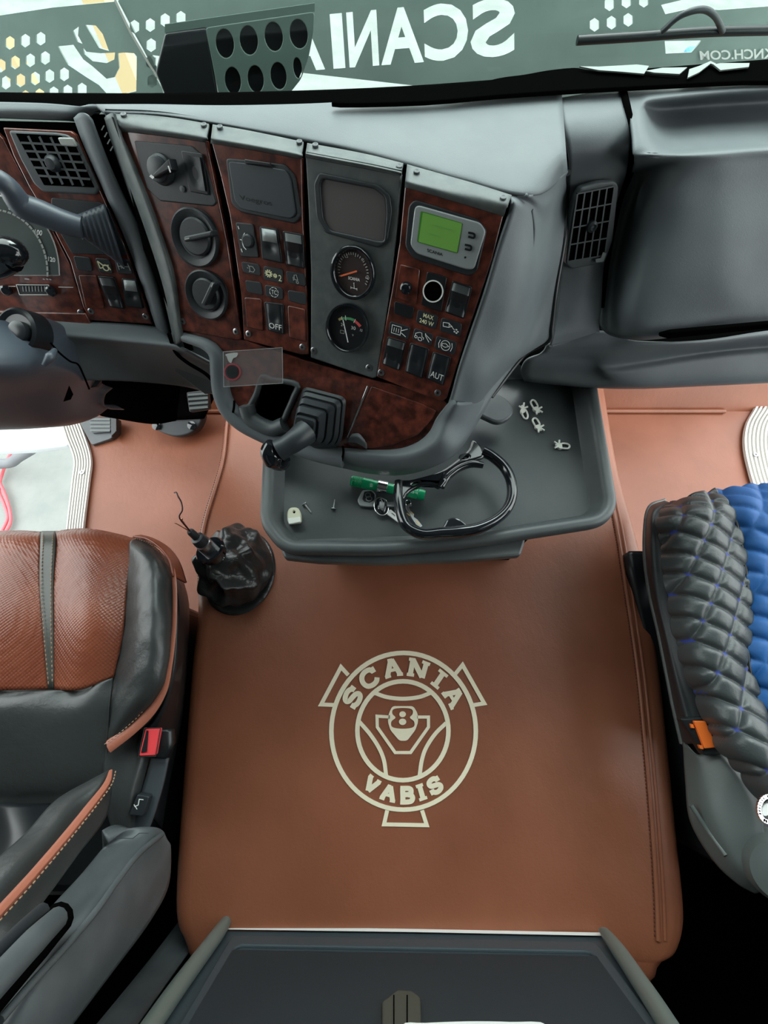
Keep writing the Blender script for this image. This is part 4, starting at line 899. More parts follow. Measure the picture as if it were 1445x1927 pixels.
q = r4((1040,1213),(1162,1235),(1166,1318),(1045,1292)); t = tile(FA, q, P2)
icon(FA, q, [[(.5+.24*math.cos(a+d), .5+.4*math.sin(a+d)) for d in (0,.3,.6)] for a in [i*math.pi/4+.2 for i in range(8)][::1]], t, 1.0); qtext('text', 'TC', sub(q, .36,.32,.66,.68), FA, .0037, M_ink, t)
for q in (r4((900,1298),(1015,1310),(1030,1528),(918,1500)), r4((1195,1355),(1312,1380),(1322,1603),(1205,1572))):
    b_ = plate('blanking_plate', [rnd(q, 4)], FA, .0045, .003, M_wood, P2, .0012); ribbons('plate_outline', [(rnd(q, 4), True)], .9, FA, .002, M_black, b_)  # black outline around each blanking plate
q = r4((1035,1328),(1168,1345),(1173,1555),(1058,1525)); t = rocker(FA, q, P2, 'flat'); qtext('text', 'OFF', sub(q, .14,.7,.86,.88), FA, .0115, M_ink, t)
for x, y in r4((932,1547),(1298,1637)): screw(FA, x, y, P2)
# panel 3: grey with gauges
P3_ = thing('control_panel', 'plain grey panel with an empty pocket above two round gauges', 'control panel', FA.P(660,480))
W3 = rnd(r5((45,100),(612,212),(590,500),(545,900),(468,1412),(440,1420),(76,1298),(78,800),(62,400)), 3)
plate('grey_facia', [W3], FA, .002, .008, M_facia, P3_, .0018)
cap_strip(FA, r5((45,105),(230,140),(420,175),(610,215)), [(578,269),(640,280),(700,292),(759,307)], P3_)
pf = rnd(r5((125,200),(470,272),(545,335),(558,430),(530,610),(480,650),(160,560),(108,470),(92,270)), 7)
pi_ = rnd(r5((145,240),(455,300),(515,350),(522,450),(508,610),(470,608),(190,545),(150,480),(132,280)), 6)
pp_ = plate('pocket_frame', [pf, pi_], FA, .006, .005, M_dark, P3_, .0018)
plate('pocket_floor', [pi_], FA, .003, .002, M_slot, pp_)
def gauge(cx, cy, rx_, ry_, rot, fx, fy, frx, fry, dial_m, nm):
    gz = plate('gauge', [ell(cx, cy, rx_, ry_, 48, rot), ell(fx, fy, frx, fry, 48, rot)], FA, .012, .012, M_gloss, P3_, .003); label(gz, nm)
    plate('dial', [ell(fx, fy, frx*1.05, fry*1.05, 40, rot)], FA, .0045, .002, dial_m, gz); return gz
g1 = gauge(*r5((320,795))[0], 42, 52.5, -.2, *r5((326,796))[0], 34, 43, M_dial, 'round pressure gauge with orange needle')
tk = []; tk2 = []
c1 = ru((600,580))[0]
for i in range(27):
    a = math.radians(-195 + i*9.2); r0, r1 = .80, .92
    if i % 5 == 3: r0 = .74
    def pt(r): return (c1[0] + 31.5*r*math.cos(a) - 4*r*math.sin(a)*-1*.0 + (-3*math.sin(a)*r*-1), c1[1] + 41*r*math.sin(a) + 3*r*math.cos(a))
    if -195 + i*9.2 < 40: tk.append([pt(r0), pt(r1)])
ribbons('tick_marks', tk, 1.1, FA, .0048, M_ink, g1)
ribbons('needle', [ru((655,563),(405,638))], 3.2, FA, .0075, M_needle, g1, .0008)
qtext('text', 'SCANIA', ru((522,640),(700,675),(700,722),(522,688)), FA, .0048, M_ink, g1, .03)
ribbons('axle_icon', [ru((608,740),(614,825)), ru((570,812),(660,838)), ru((562,795),(566,830)), ru((652,820),(656,856)), ru((598,745),(618,742))], 1.2, FA, .0048, M_ink, g1)
for s_, q in (('5', ru((490,305),(515,310),(522,365),(497,360))), ('7', ru((725,365),(765,380),(762,425),(725,410))), ('10', ru((790,640),(845,655),(840,690),(785,675)))): qtext('text', s_, q, FA, .0048, M_ink, g1)
g2 = gauge(*r5((287,1125))[0], 40, 47, -.2, *r5((290,1125))[0], 35, 41.5, M_black, 'round volt gauge with coloured arc')
for m_, pts in ((M_yel, ((378,1300),(405,1285),(437,1272))), (M_grn, ((440,1278),(500,1278),(555,1284),(610,1305))), (M_rd, ((618,1312),(665,1352),(708,1400)))): ribbons('colour_band', [ru(*pts)], 4.8, FA, .0048, m_, g2)
ribbons('tick_marks', [ru((426,1248),(432,1300)), ru((480,1235),(488,1310)), ru((632,1288),(605,1345))], 1.2, FA, .005, M_ink, g2)
ribbons('needle', [ru((444,1300),(480,1460),(520,1640))], 1.8, FA, .0075, M_ink, g2, .0006)
for s_, q in (('24', ru((412,1345),(470,1355),(470,1400),(412,1392))), ('30', ru((570,1392),(636,1405),(632,1455),(566,1440))), ('32', ru((700,1435),(742,1445),(735,1480),(695,1468))), ('V', ru((583,1515),(606,1520),(604,1550),(581,1545)))): qtext('text', s_, q, FA, .0048, M_ink, g2)
ribbons('battery_icon', [(ru((405,1455),(465,1468),(460,1510),(405,1498)), True)], .8, FA, .0048, M_inkg, g2)
for x, y in r5((96,1255),(422,1357)): screw(FA, x, y, P3_)
# panel 4
P4 = thing('control_panel', 'burl wood panel with green lit display, lighter socket and AUT switch, rightmost of the console', 'control panel', FA.P(840,560))
W4 = rnd(r5((632,278),(1218,452),(1150,720),(1000,1160),(880,1540),(850,1562),(466,1412),(500,1200),(555,900),(600,620)), 3)
plate('wood_facia', [W4], FA, .002, .008, M_wood, P4, .0018)
cap_strip(FA, r5((632,282),(820,335),(1020,395),(1218,455)), [(766,309),(830,327),(900,347),(963,367)], P4)
db = plate('display_bezel', [rnd(r5((690,362),(1062,478),(1120,540),(1060,792),(1010,817),(680,712),(633,640),(655,400)), 9)], FA, .0045, .004, M_dark, P4, .0015)
label(db, 'dark bezel around the green display')
plate('display_plate', [rnd(r5((712,396),(1080,500),(1112,550),(1042,775),(1000,778),(700,682),(664,630),(690,412)), 7)], FA, .0085, .005, M_silver, db, .0015)
lq = r5((740,440),(972,506),(942,676),(714,612))
plate('screen_well', [rnd(r5((728,430),(975,502),(945,682),(706,614)), 3)], FA, .0088, .002, M_lcdd, db)
plate('screen', [rnd(lq, 2)], FA, .0092, .002, M_lcd, db)
ribbons('display_text', [[(.32,.3),(.78,.3)], [(.22,.62),(.5,.62)]], 1.2, FA, .0094, mat('lcd_text', (.1,.36,.08), .5), db, .0002, quad=lq)
ribbons('display_button', [sm2(r5((1008,558),(1040,565),(1046,578),(1038,590),(1008,582)), 3, False), sm2(r5((988,630),(1020,637),(1026,650),(1018,662),(988,654)), 3, False)], 4, FA, .0088, M_black, db, .002)
qtext('text', 'SCANIA', r5((765,652),(858,680),(858,698),(765,672)), FA, .0088, M_black, db, .02)
plate('dot', [ell(*r5((990,705))[0], 1.8, 2.2, 10)], FA, .009, .001, M_black, db)
bpq = r5((605,745),(722,775),(700,985),(573,942))
bz = plate('blanking_plate', [rnd(bpq, 4)], FA, .004, .003, M_wood, P4, .0012)
lathe('push_button', FA.P(*r5((643,885))[0], .004), FA.n, [(.0075,0),(.0075,.002),(.0055,.003),(.005,.007),(.0005,.0075)], M_gloss, bz, 24)
lq2 = r5((765,788),(882,822),(848,1030),(728,985)); lt = plate('lighter_socket', [rnd(lq2, 4)], FA, .0045, .004, M_black, P4, .001)
label(lt, 'lighter socket with white ring')
ribbons('socket_ring', [(ell(*r5((800,905))[0], 18.3, 20, 36), True)], 2.6, FA, .0055, M_ink, lt, .0015); plate('socket_hole', [ell(*r5((800,905))[0], 16.5, 18.5, 32)], FA, .005, .001, M_void, lt)
rocker(FA, r5((915,842),(1032,880),(985,1072),(868,1030)), P4)
tile(FA, r5((572,962),(690,1000),(675,1072),(568,1037)), P4, M_black)
q = r5((710,1012),(832,1050),(815,1133),(698,1092)); t = tile(FA, q, P4)
qtext('text', 'MAX', sub(q, .3,.12,.8,.42), FA, .0036, M_inky, t, .015); qtext('text', '240 W', sub(q, .16,.55,.86,.86), FA, .0036, M_inky, t, .015)
q = r5((850,1060),(972,1095),(960,1178),(838,1140)); t = tile(FA, q, P4)
icon(FA, q, [[(.12,.3),(.4,.25),(.42,.55),(.14,.58),(.12,.3)], [(.42,.3),(.55,.42),(.42,.52)], [(.55,.42),(.62,.55),(.7,.6)], circ(.78,.55,.03), circ(.86,.66,.03), circ(.8,.78,.03), circ(.7,.72,.03)], t, 1.2)
q = r5((545,1082),(668,1118),(652,1195),(535,1160)); t = tile(FA, q, P4)
icon(FA, q, [([(.14,.2),(.58,.2),(.58,.8),(.14,.8)], True), [(.25,.35),(.25,.68)], [(.36,.35),(.36,.68)], [(.47,.35),(.47,.68)], [(.6,.45),(.88,.2)], [(.6,.6),(.86,.8)]], t, 1.1)
q = r5((690,1123),(802,1160),(790,1230),(676,1190)); t = tile(FA, q, P4)
icon(FA, q, [[(.12,.62),(.12,.38),(.3,.2),(.42,.2),(.46,.5),(.55,.55),(.55,.7)], circ(.38,.74,.1,10,.14), circ(.16,.66,.07,10,.1), [(.6,.2),(.95,.55)], [(.62,.32),(.85,.75)], [(.6,.12),(.62,.3)]], t, 1.1, M_ink)
q = r5((820,1168),(942,1205),(926,1285),(806,1245)); t = tile(FA, q, P4)
icon(FA, q, [circ(.5,.5,.22,18,.36), ([(.34,.42),(.5,.36),(.66,.5),(.5,.64),(.34,.58)], True), [(.22,.2),(.17,.5),(.22,.8)], [(.78,.2),(.83,.5),(.78,.8)]], t, 1.1)
rocker(FA, r5((530,1172),(642,1205),(602,1378),(497,1337)), P4); rocker(FA, r5((665,1208),(778,1245),(737,1425),(633,1382)), P4, 'flat')
q = r5((800,1262),(908,1295),(862,1468),(762,1422)); t = rocker(FA, q, P4, 'flat'); qtext('text', 'AUT', sub(q, .16,.66,.86,.86), FA, .0113, M_ink, t)
for x, y in r5((494,1385),(828,1505)): screw(FA, x, y, P4)
for x, y in ((232,215),(383,234),(413,238),(563,266),(593,272),(751,312),(784,322),(947,371)):
    lathe('cap_screw', Z(x, y, 1.0235), (0,0,1), [(.0036,-.002),(.0036,.0005),(.0026,.0008),(.0004,.0001)], M_mid, DB, 14)
# ---------------------------------------------------------------- driver side panels
P5 = thing('instrument_cluster', 'burl wood instrument cluster with large speedometer at the left edge', 'instrument cluster', FC.P(40,470))
plate('wood_facia', [rnd([(-150,232),(-20,236),(6,262),(50,345),(92,420),(132,500),(158,585),(163,602),(-150,592)], 2)], FC, .001, .008, M_wood, P5, .0018)
DC = r3((-60,1330))[0]
dl = [(DC[0] + 126*math.cos(a), DC[1] + 148*math.sin(a)) for a in [math.radians(-180 + i*6) for i in range(31)]]
dl = [p for p in dl if p[0] > -140] 
plate('speedometer_rim', [dl + [(112,519),(-140,519)]], FC, .003, .003, M_white, P5, .0008)
sp = plate('speedometer', [shrink(dl + [(112,519),(-140,519)], 2.2)], FC, .0036, .003, M_dialg, P5); tk = []
for i in range(20):
    a = math.radians(-100 + i*5.2); tk.append([(DC[0] + 104*math.cos(a)+0, DC[1] + 120*math.sin(a)), (DC[0] + 104*math.cos(a+.07), DC[1] + 120*math.sin(a+.07))])
ribbons('scale_arc', tk[::1], 3.6, FC, .004, M_inkg, sp, .0003)
for s_, q in (('80', r3((62,808),(118,812),(122,845),(66,841))), ('100', r3((270,990),(328,1000),(322,1040),(268,1030))), ('120', r3((370,1200),(425,1210),(427,1245),(372,1237)))): qtext('text', s_, q, FC, .004, M_ink, sp, .02)
lcd_ = plate('odometer_window', [r3((125,1418),(375,1420),(385,1495),(150,1495))], FC, .004, .004, M_black, P5, .001)
ribbons('bezel_line', [(r3((125,1418),(375,1420),(385,1495),(150,1495)), True), r3((-300,1428),(120,1430)), r3((450,1436),(565,1438))], 1.2, FC, .0045, M_ink, lcd_)
ribbons('segments', [r3((x, 1430),(x+4, 1470)) for x in range(175, 350, 24)], 1.3, FC, .0045, M_inkg, lcd_)
for x, y in r3((60,1455),(405,1462)): lathe('trip_button', FC.P(x, y, .003), FC.n, [(.0075,0),(.0075,.006),(.005,.008),(.0005,.008)], M_gloss, P5, 20)
ribbons('icon', [r3((330,1372),(345,1378)), r3((355,1372),(372,1378)), r3((380,1375),(395,1380)), r3((190,1372),(225,1376))], 2, FC, .004, M_inkg, sp)
ribbons('needle', [(( -20,520),(10,500),(40,502))], 2, FC, .008, M_ink, sp)
plate('wood_ledge', [rnd([(-150,582),(160,590),(172,612),(-150,606)], 2)], FC, .006, .008, M_wood, P5, .002)
P6 = thing('vent_panel', 'burl wood panel with a square grille air vent, horn symbol and two rocker switches', 'control panel', FC.P(150,420))
plate('wood_facia', [rnd(r3((20,205),(540,232),(580,262),(690,520),(790,740),(960,1120),(1090,1490),(1172,1725),(690,1692),(640,1590),(540,1240),(380,930),(220,660),(100,420)), 2)], FC, .003, .008, M_wood, P6, .0018)
vt = rnd(r3((60,228),(430,245),(520,262),(600,335),(690,520),(765,685),(742,728),(330,705),(258,640),(150,440)), 6)
vf = plate('air_vent', [vt], FC, .0065, .006, M_mid, P6, .0025)
vq = r3((125,258),(560,280),(725,668),(330,640)); plate('vent_well', [rnd(r3((120,250),(470,268),(580,340),(728,668),(340,650)), 2)], FC, .0068, .003, M_void, vf)
ribbons('vent_grille', [[Q(vq, i/5, .02), Q(vq, i/5, .98)] for i in range(1, 5)] + [[Q(vq, 0, j/6), Q(vq, 1, j/6)] for j in range(1, 6)], 4.2, FC, .0068, M_mid, vf, .003)
lathe('vent_knob', FC.P(*r3((412,480))[0], .009), FC.n, [(.010,-.002),(.009,.004),(.006,.008),(.0005,.0085)], M_dark, vf, 20)
label(plate('vent_tab', [rnd(r3((440,282),(555,285),(588,355),(470,345)), 4)], FC, .013, .005, M_inkg, vf, .0015), 'pale grey vent tab')
rw_ = plate('stalk_recess', [rnd(r3((392,745),(770,782),(835,830),(980,1190),(555,1180),(480,1050),(400,900)), 5)], FC, .0045, .003, M_dark, P6, .001)
plate('recess_label', [r3((468,962),(600,1005),(640,1070),(585,1035),(490,1020))], FC, .006, .002, M_rail2, rw_)
for s_, q in ((0, r3((562,1195),(690,1208),(715,1318),(592,1302))), (1, r3((730,1212),(842,1222),(872,1335),(768,1322))), (2, r3((882,1218),(992,1225),(1026,1338),(905,1330)))):
    t = tile(FC, q, P6, h=.006)
    if s_ == 1: icon(FC, q, [[(.12,.2),(.15,.7)], [(.12,.2),(.45,.48),(.85,.42)], [(.15,.7),(.4,.62)], circ(.58,.62,.2,12,.2), [(.78,.5),(.9,.75)]], t, 2, M_inky, .0063)
    if s_ == 2: icon(FC, q, [[(.12,.25),(.18,.75)], [(.12,.5),(.42,.5)], [(.58,.5),(.86,.5)], [(.84,.25),(.9,.75)], circ(.5,.5,.08,8,.12), [(.34,.35),(.36,.65)]], t, 1.3, M_inkg, .0063)
q = r3((603,1345),(740,1348),(803,1602),(662,1600)); plate('blanking_plate', [rnd(q, 3)], FC, .0062, .003, M_wood, P6, .0012)
rocker(FC, r3((748,1350),(880,1360),(962,1610),(845,1592)), P6, 'rock', .004); rocker(FC, r3((935,1368),(1052,1378),(1108,1605),(968,1585)), P6, 'block', .004)
for x, y in r3((622,1632),(702,1622),(1122,1662)): screw(FC, x, y, P6, .0035)

# stalks and steering column
t = thing('retarder_stalk', 'thick grey stalk with a pleated fan shaped boot above the horn symbol', 'stalk', PC(200,430))
tube('lever', [PC(-20,330,.075), PC(14,350,.07), PC(40,385,.06), PC(80,402,.05), PC(120,418,.042), PC(155,428,.036)], [.012,.012,.0155,.0155,.015,.014], M_col, t, 14)
V = []; F = []; nA, nB = 16, 15
for j in range(nB):
    f = j/(nB-1); cx, cy = 142+f*74, 424+f*20; hw = 17 + f*44; dx, dy = -.38, -1.0
    ridge = .003*(1 if j % 2 else -1)
    for i in range(nA):
        a = 2*math.pi*i/nA; s_ = math.cos(a)*hw; V.append(PC(cx + .32*s_*1.0, cy + s_, .03*(1-f*.75) + math.sin(a)*(.011) + (ridge if math.sin(a) > 0 else 0)))
for j in range(nB-1):
    for i in range(nA): F.append((j*nA+i, j*nA+(i+1) % nA, (j+1)*nA+(i+1) % nA, (j+1)*nA+i))
bo = mk('pleated_boot', V, F, M_col, t); 
import bmesh
bm = bmesh.new(); bm.from_mesh(bo.data); bmesh.ops.recalc_face_normals(bm, faces=bm.faces); bm.to_mesh(bo.data); bm.free()
t = thing('wiper_stalk', 'black rounded stalk end in front of the speedometer', 'stalk', PC(20,490,.05))
tube('lever', [PC(-60,500,.06), PC(-10,492,.06), PC(18,478,.06), PC(36,485,.06), PC(48,494,.058)], [.02,.022,.022,.018,.008], M_gloss, t, 18)
t = thing('steering_column', 'bulky blue grey plastic steering column shroud with a black oval knob, left edge', 'steering column', Z(60,700,.75))
sec = [((205,655,.70),(192,715,.66),(176,760,.64)),((150,632,.77),(150,705,.74),(142,782,.66)),((95,602,.80),(100,690,.80),(95,797,.68)),((40,592,.82),(40,690,.84),(40,803,.70)),((-60,590,.85),(-60,690,.88),(-60,806,.74)),((-160,590,.88),(-160,690,.9),(-160,806,.78))]
rows = []
for a, b, c in sec:
    a, b, c = Z(*a), Z(*b), Z(*c); rows.append([a + Vector((0,.02,-.05)), a, a.lerp(b, .5) + Vector((0,-.005,.022)), b, b.lerp(c, .5) + Vector((0,-.008,.014)), c, c + Vector((0,.03,-.05))])
rows.insert(0, [p + Vector((.004,.012,-.03)) for p in rows[0]])
patch('shroud', rows, M_col, t, 7, thick=.003)
cs = lambda i, j: rows[i][j]
kn = lathe('knob', Z(28,622,.845), (-.15,-.55,1), [(.034,-.03),(.033,-.002),(.029,.001),(.024,-.004),(.0005,-.004)], M_rock, t, 32)
lathe('knob_button', Z(26,622,.852), (-.15,-.55,1), [(.016,-.02),(.015,-.004),(.009,-.001),(.0005,-.001)], M_rock, t, 24)
tube('fin', [Z(82,688,.835), Z(95,672,.838), Z(104,658,.835)], [.003,.007,.003], M_col, t)
tube('seam', [Z(x, y, z) for x, y, z in ((95,645,.842),(112,664,.826),(132,680,.803),(147,686,.79),(158,708,.772),(168,732,.748))], .0014, M_void, t)
mk('triangle_opening', [Z(130,725,.79), Z(138,742,.775), Z(133,752,.765), Z(119,756,.77)], [(0,1,2,3)], M_void, t, smooth=False, face_cam=True)
# lower hidden stem of the column
tube('column_stem', [Z(150,690,.70), Z(190,715,.45), Z(215,720,.15)], .04, M_dark, t)

# pedals
t = thing('brake_pedal', 'ribbed black brake pedal on a dark bracket under the console', 'pedal', Z(365,755,.3))
FP = Fr(Z(370,755,.22), (0,-.6,1))
pd = plate('pedal_pad', [rnd([(350,738),(390,733),(394,770),(356,776)], 4)], FP, .02, .02, M_black, t, .003)
for i in range(4): ribbons('tread', [[(353+i, 743+i*8.5),(391, 740+i*8.5)]], 4.5, FP, .02, M_shell, pd, .003)
br = plate('pedal_bracket', [sm2([(285,797),(300,812),(332,822),(362,814),(378,795),(378,770),(340,745),(290,760)], 4)], Fr(Z(330,800,.06), (0,-.5,1)), .01, .04, M_dark, t, .006)
for x, y in ((296,802),(362,801)): lathe('bolt', Fr(Z(330,800,.06), (0,-.5,1)).P(x, y, .01), (0,-.5,1), [(.014,0),(.014,.008),(.009,.01),(.0005,.01)], M_gloss, br, 18)
t = thing('foot_rest', 'ribbed grey footrest plate beside the driver door sill', 'foot rest', Z(190,800,.03))
FR2 = Fr(Z(190,800,.03), (0,-.25,1))
fr_ = plate('base_plate', [rnd([(143,782),(216,785),(219,810),(210,825),(172,838),(160,815)], 5)], FR2, 0, .02, M_mid, t, .003)
pad = plate('pad', [rnd([(166,785),(208,786),(209,812),(172,815)], 3)], FR2, .01, .01, M_mid, t, .002)
for i in range(4): ribbons('tread', [[(169, 789+i*7),(207, 789+i*7)]], 3.5, FR2, .01, M_shell, pad, .003)
plate('stop_block', [rnd([(208,785),(219,786),(219,812),(209,822)], 2)], FR2, .02, .03, M_black, t, .002)
# ================================================================ lower console and its rim
pa_, pb_ = FA.P(350,625), FA.P(835,757)
FD = plane3(pa_, pb_, Z(740,862,.735))
LC = thing('lower_console', 'lower burl wood console tray with cup pocket, lidded ashtray and thick black rim', 'console', FD.P(640,750))
D_ = lambda x, y, h=0: FD.P(x, y, h)
pocket = rnd(r6((282,325),(345,345),(480,372),(450,450),(395,575),(330,598),(225,560),(250,450)), 4)
plate('wood_facia', [rnd(r6((-190,40),(-165,108),(-36,148),(22,208),(38,300),(52,415),(95,490),(180,520),(330,610),(600,735),(760,790),(900,760),(1100,745),(1270,620),(1335,490),(1290,430),(900,345),(540,240),(150,110)), 3), pocket], FD, -.004, .006, M_wood, LC, .001)
plate('pocket_floor', [[(460,690),(570,710),(560,820),(450,800)]], FD, -.06, .004, M_void, LC)
pw = [FD.P(x, y, -.005) for x, y in pocket]; pw2 = [FD.P(x, y, -.06) + (FD.P(520,770,-.06)-FD.P(x, y, -.06))*.1 for x, y in pocket]
L = len(pocket); mk('pocket_wall', pw + pw2, [(i, (i+1) % L, L+(i+1) % L, L+i) for i in range(L)], M_black, LC, smooth=True).modifiers.new('t', 'SOLIDIFY').thickness = .002
tube('pocket_rim', [D_(*p, h=.0) if False else FD.P(p[0], p[1], .001) for p in r6((282,330),(345,345),(478,372),(460,440),(425,520),(395,580),(330,602),(228,565),(205,515),(250,420))], .0045, M_mid, LC, 8, 4, True)
tube('pocket_lip', [FD.P(*p, .004) for p in r6((190,490),(215,560),(270,600),(340,625),(410,600))], .013, M_mid, LC, 12)
# rim
rim = [(FA, (352,636), .002), (FA, (385,641), .001)]
rp_ = [FA.P(346,634,.0), FD.P(388,648,.0), FD.P(408,668,.0), FD.P(413,700,.0), FD.P(418,738,.0), FD.P(432,770,.0), FD.P(460,795,.0), FD.P(505,818,.0), FD.P(550,836,.0)]
tube('rim', rp_, [.008,.010,.012,.014,.015,.016,.017,.017,.017], M_dash, LC, 14, flat=.8)
rp2 = [FD.P(545,834,.0), FD.P(600,851,.0), FD.P(648,862,.0)]
tube('rim', rp2, .017, M_dash, LC, 14, flat=.8)
rb = [[FD.P(643,842,.000), FD.P(643,852,.010), FD.P(641,866,.006), FD.P(640,880,-.03)],
      [FD.P(700,846,.000), FD.P(700,858,.012), FD.P(698,880,.008), FD.P(698,892,-.03)],
      [FD.P(750,844,.0), FD.P(752,860,.014), FD.P(757,884,.006), FD.P(758,894,-.03)],
      [FD.P(785,832,.0), FD.P(795,850,.014), FD.P(812,870,.002), FD.P(818,878,-.035)],
      [FD.P(808,812,.0), FD.P(828,828,.014), FD.P(852,845,-.004), FD.P(862,850,-.045)],
      [FD.P(822,785,.0), A_(850,792,.004), Z(884,802,.752), Z(896,800,.73)],
      [A_(848,752,.004), A_(866,760,.006), Z(908,752,.762), Z(925,748,.742)],
      ]
patch('rim', rb, M_dash, LC, 8, thick=.006)
tube('rim_seam', [FD.P(645,840,.001), FD.P(646,852,.011), FD.P(643,868,.007), FD.P(642,878,-.02)], .0018, M_void, LC)
tube('rim_seam', [FD.P(441,754,.013), FD.P(440,768,.014), FD.P(436,786,.0)], .0018, M_void, LC)
# ashtray lid
al = plate('ashtray_lid', [rnd(r6((900,382),(1180,480),(1265,520),(1250,560),(1160,660),(1010,718),(885,735),(765,672),(800,590)), 3)], FD, .001, .006, M_wood, LC, .0012)
tube('lid_highlight', [FD.P(*p, .002) for p in r6((880,380),(820,530),(765,668))], .0018, M_chrome, al)  # chrome tube draws the highlight on the left edge of the lid
lathe_ = patch('lid_tab', [[FD.P(*r6((762,700))[0], .004), FD.P(*r6((815,705))[0], .007), FD.P(*r6((872,738))[0], .003)], [FD.P(*r6((775,672))[0], .01), FD.P(*r6((825,670))[0], .013), FD.P(*r6((868,705))[0], .008)], [FD.P(*r6((790,650))[0], .005), FD.P(*r6((830,650))[0], .006), FD.P(*r6((862,685))[0], .004)]], M_dash, al, 6)
# bellows and lever
BL = thing('parking_brake', 'square black rubber bellows with a stubby angled lever in the console', 'brake lever', FD.P(600,770))
V = []; F = []; cen0 = r6((628,540))[0]
tiers = [(0,1.0,628,545),(.010,1.02,628,545),(.014,.93,622,548),(.013,.90,618,552),(.024,.92,612,556),(.028,.82,602,562),(.027,.78,596,566),(.038,.80,588,572),(.042,.68,572,582),(.040,.64,566,586),(.050,.66,556,596),(.055,.52,540,608),(.052,.48,532,612),(.06,.42,522,622)]
baseq = [(-120,-180),(135,-110),(110,150),(80,205),(-60,210),(-170,80)]
rb_ = rnd(baseq, 42, 4); nL = len(rb_)
for h, s_, cx, cy in tiers:
    for x, y in rb_: p = r6((cx + x*s_*.95, cy + y*s_*.9))[0]; V.append(FD.P(p[0], p[1], h))
for k in range(len(tiers)-1):
    for i in range(nL): F.append((k*nL+i, k*nL+(i+1) % nL, (k+1)*nL+(i+1) % nL, (k+1)*nL+i))
F.append(tuple((len(tiers)-1)*nL + i for i in range(nL)))
bo = mk('bellows', V, F, M_dark, BL); bm = bmesh.new(); bm.from_mesh(bo.data); bmesh.ops.recalc_face_normals(bm, faces=bm.faces); bm.to_mesh(bo.data); bm.free(); autosm(bo, 50)
tube('lever', [FD.P(*p, h) for p, h in zip(r6((530,640),(480,680),(420,720),(375,745)), (.055,.07,.08,.085))], [.019,.0165,.015,.0165], M_dark, BL, 16)
tube('lever_grip', [FD.P(*p, h) for p, h in zip(r6((330,700),(325,745),(350,790),(395,820),(420,790)), (.09,.088,.084,.08,.08))], [.007,.014,.017,.011,.006], M_gloss, BL, 16)
# clear card hanging over the console
FCd = plane3(FD.P(420,662,.03), FD.P(532,654,.03), FA.P(470,690,.035))
cd_ = thing('clear_card', 'transparent scratched plastic card with a red ring mark above the cup pocket', 'plastic card', FD.P(475,690,.02))
FCd = Fr(FD.P(475,690,.03), FD.n)
plate('card', [rnd([(420,662),(531,654),(532,721),(421,728)], 3)], FCd, 0, .0015, M_acryl, cd_)
ribbons('red_mark', [(ell(437,700,15,15,28), True)], 3, FCd, .0003, mat('faded_red', (.25,.03,.04), .5), cd_)
plate('dark_mark', [ell(437,700,11,12,24)], FCd, .0008, .0004, M_black, cd_)
plate('worn_patch', [sm2(r6((75,200),(140,192),(135,215),(115,225),(105,250),(90,240),(80,215)), 3)], FCd, .0008, .0004, M_inkg, cd_)
ribbons('edge', [([(420,662),(531,654),(532,721),(421,728)], True)], 1.2, FCd, .0003, M_silver, cd_)

# ================================================================ storage tray and what lies in it
TR = thing('storage_tray', 'dark grey open plastic storage tray below the console', 'tray', Z(830,860,.65))
to = rnd([(500,700),(486,985),(530,1040),(720,1042),(870,1030),(1140,988),(1166,955),(1120,690),(1095,672),(980,664)], [30,24,30,40,40,26,24,26,26,10], 6)
o2 = [Z(x, y, .68) for x, y in to]; o2 = [(p.x, p.y) for p in o2]
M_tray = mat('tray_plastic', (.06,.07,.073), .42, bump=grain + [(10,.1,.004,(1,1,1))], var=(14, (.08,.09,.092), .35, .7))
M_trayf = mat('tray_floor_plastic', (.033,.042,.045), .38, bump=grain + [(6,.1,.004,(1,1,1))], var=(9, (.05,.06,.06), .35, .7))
trm = loft_outline('tray_rim', o2, [(-.008,.640),(-.003,.655),(0,.668),(-.002,.678),(-.007,.682),(-.014,.682),(-.019,.679),(-.022,.672),(-.030,.650),(-.033,.6455)], M_tray, TR, False)
P_ = [Vector(p) for p in o2]; cc = sum(P_, Vector((0,0)))/len(P_)
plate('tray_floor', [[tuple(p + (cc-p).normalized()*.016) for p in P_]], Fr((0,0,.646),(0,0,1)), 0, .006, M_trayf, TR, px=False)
plate('front_lip', [rnd([(527,1030),(535,1050),(600,1057),(720,1060),(860,1055),(980,1045),(988,1020),(990,1000),(527,1015)], 5)], Fr((0,0,.655),(0,0,1)), 0, .02, M_tray, TR, .004)
lg = box('tray_support', (-.12,.3,.29), (.3,.55,.64), M_void, TR)
ZT = .6465
t = plate('tongue', [rnd([(880,770),(905,735),(935,738),(962,756),(968,775),(955,790),(935,796),(905,782)], 12)], Fr((0,0,.70),(0,0,1)), 0, .012, M_mid, TR, .004)
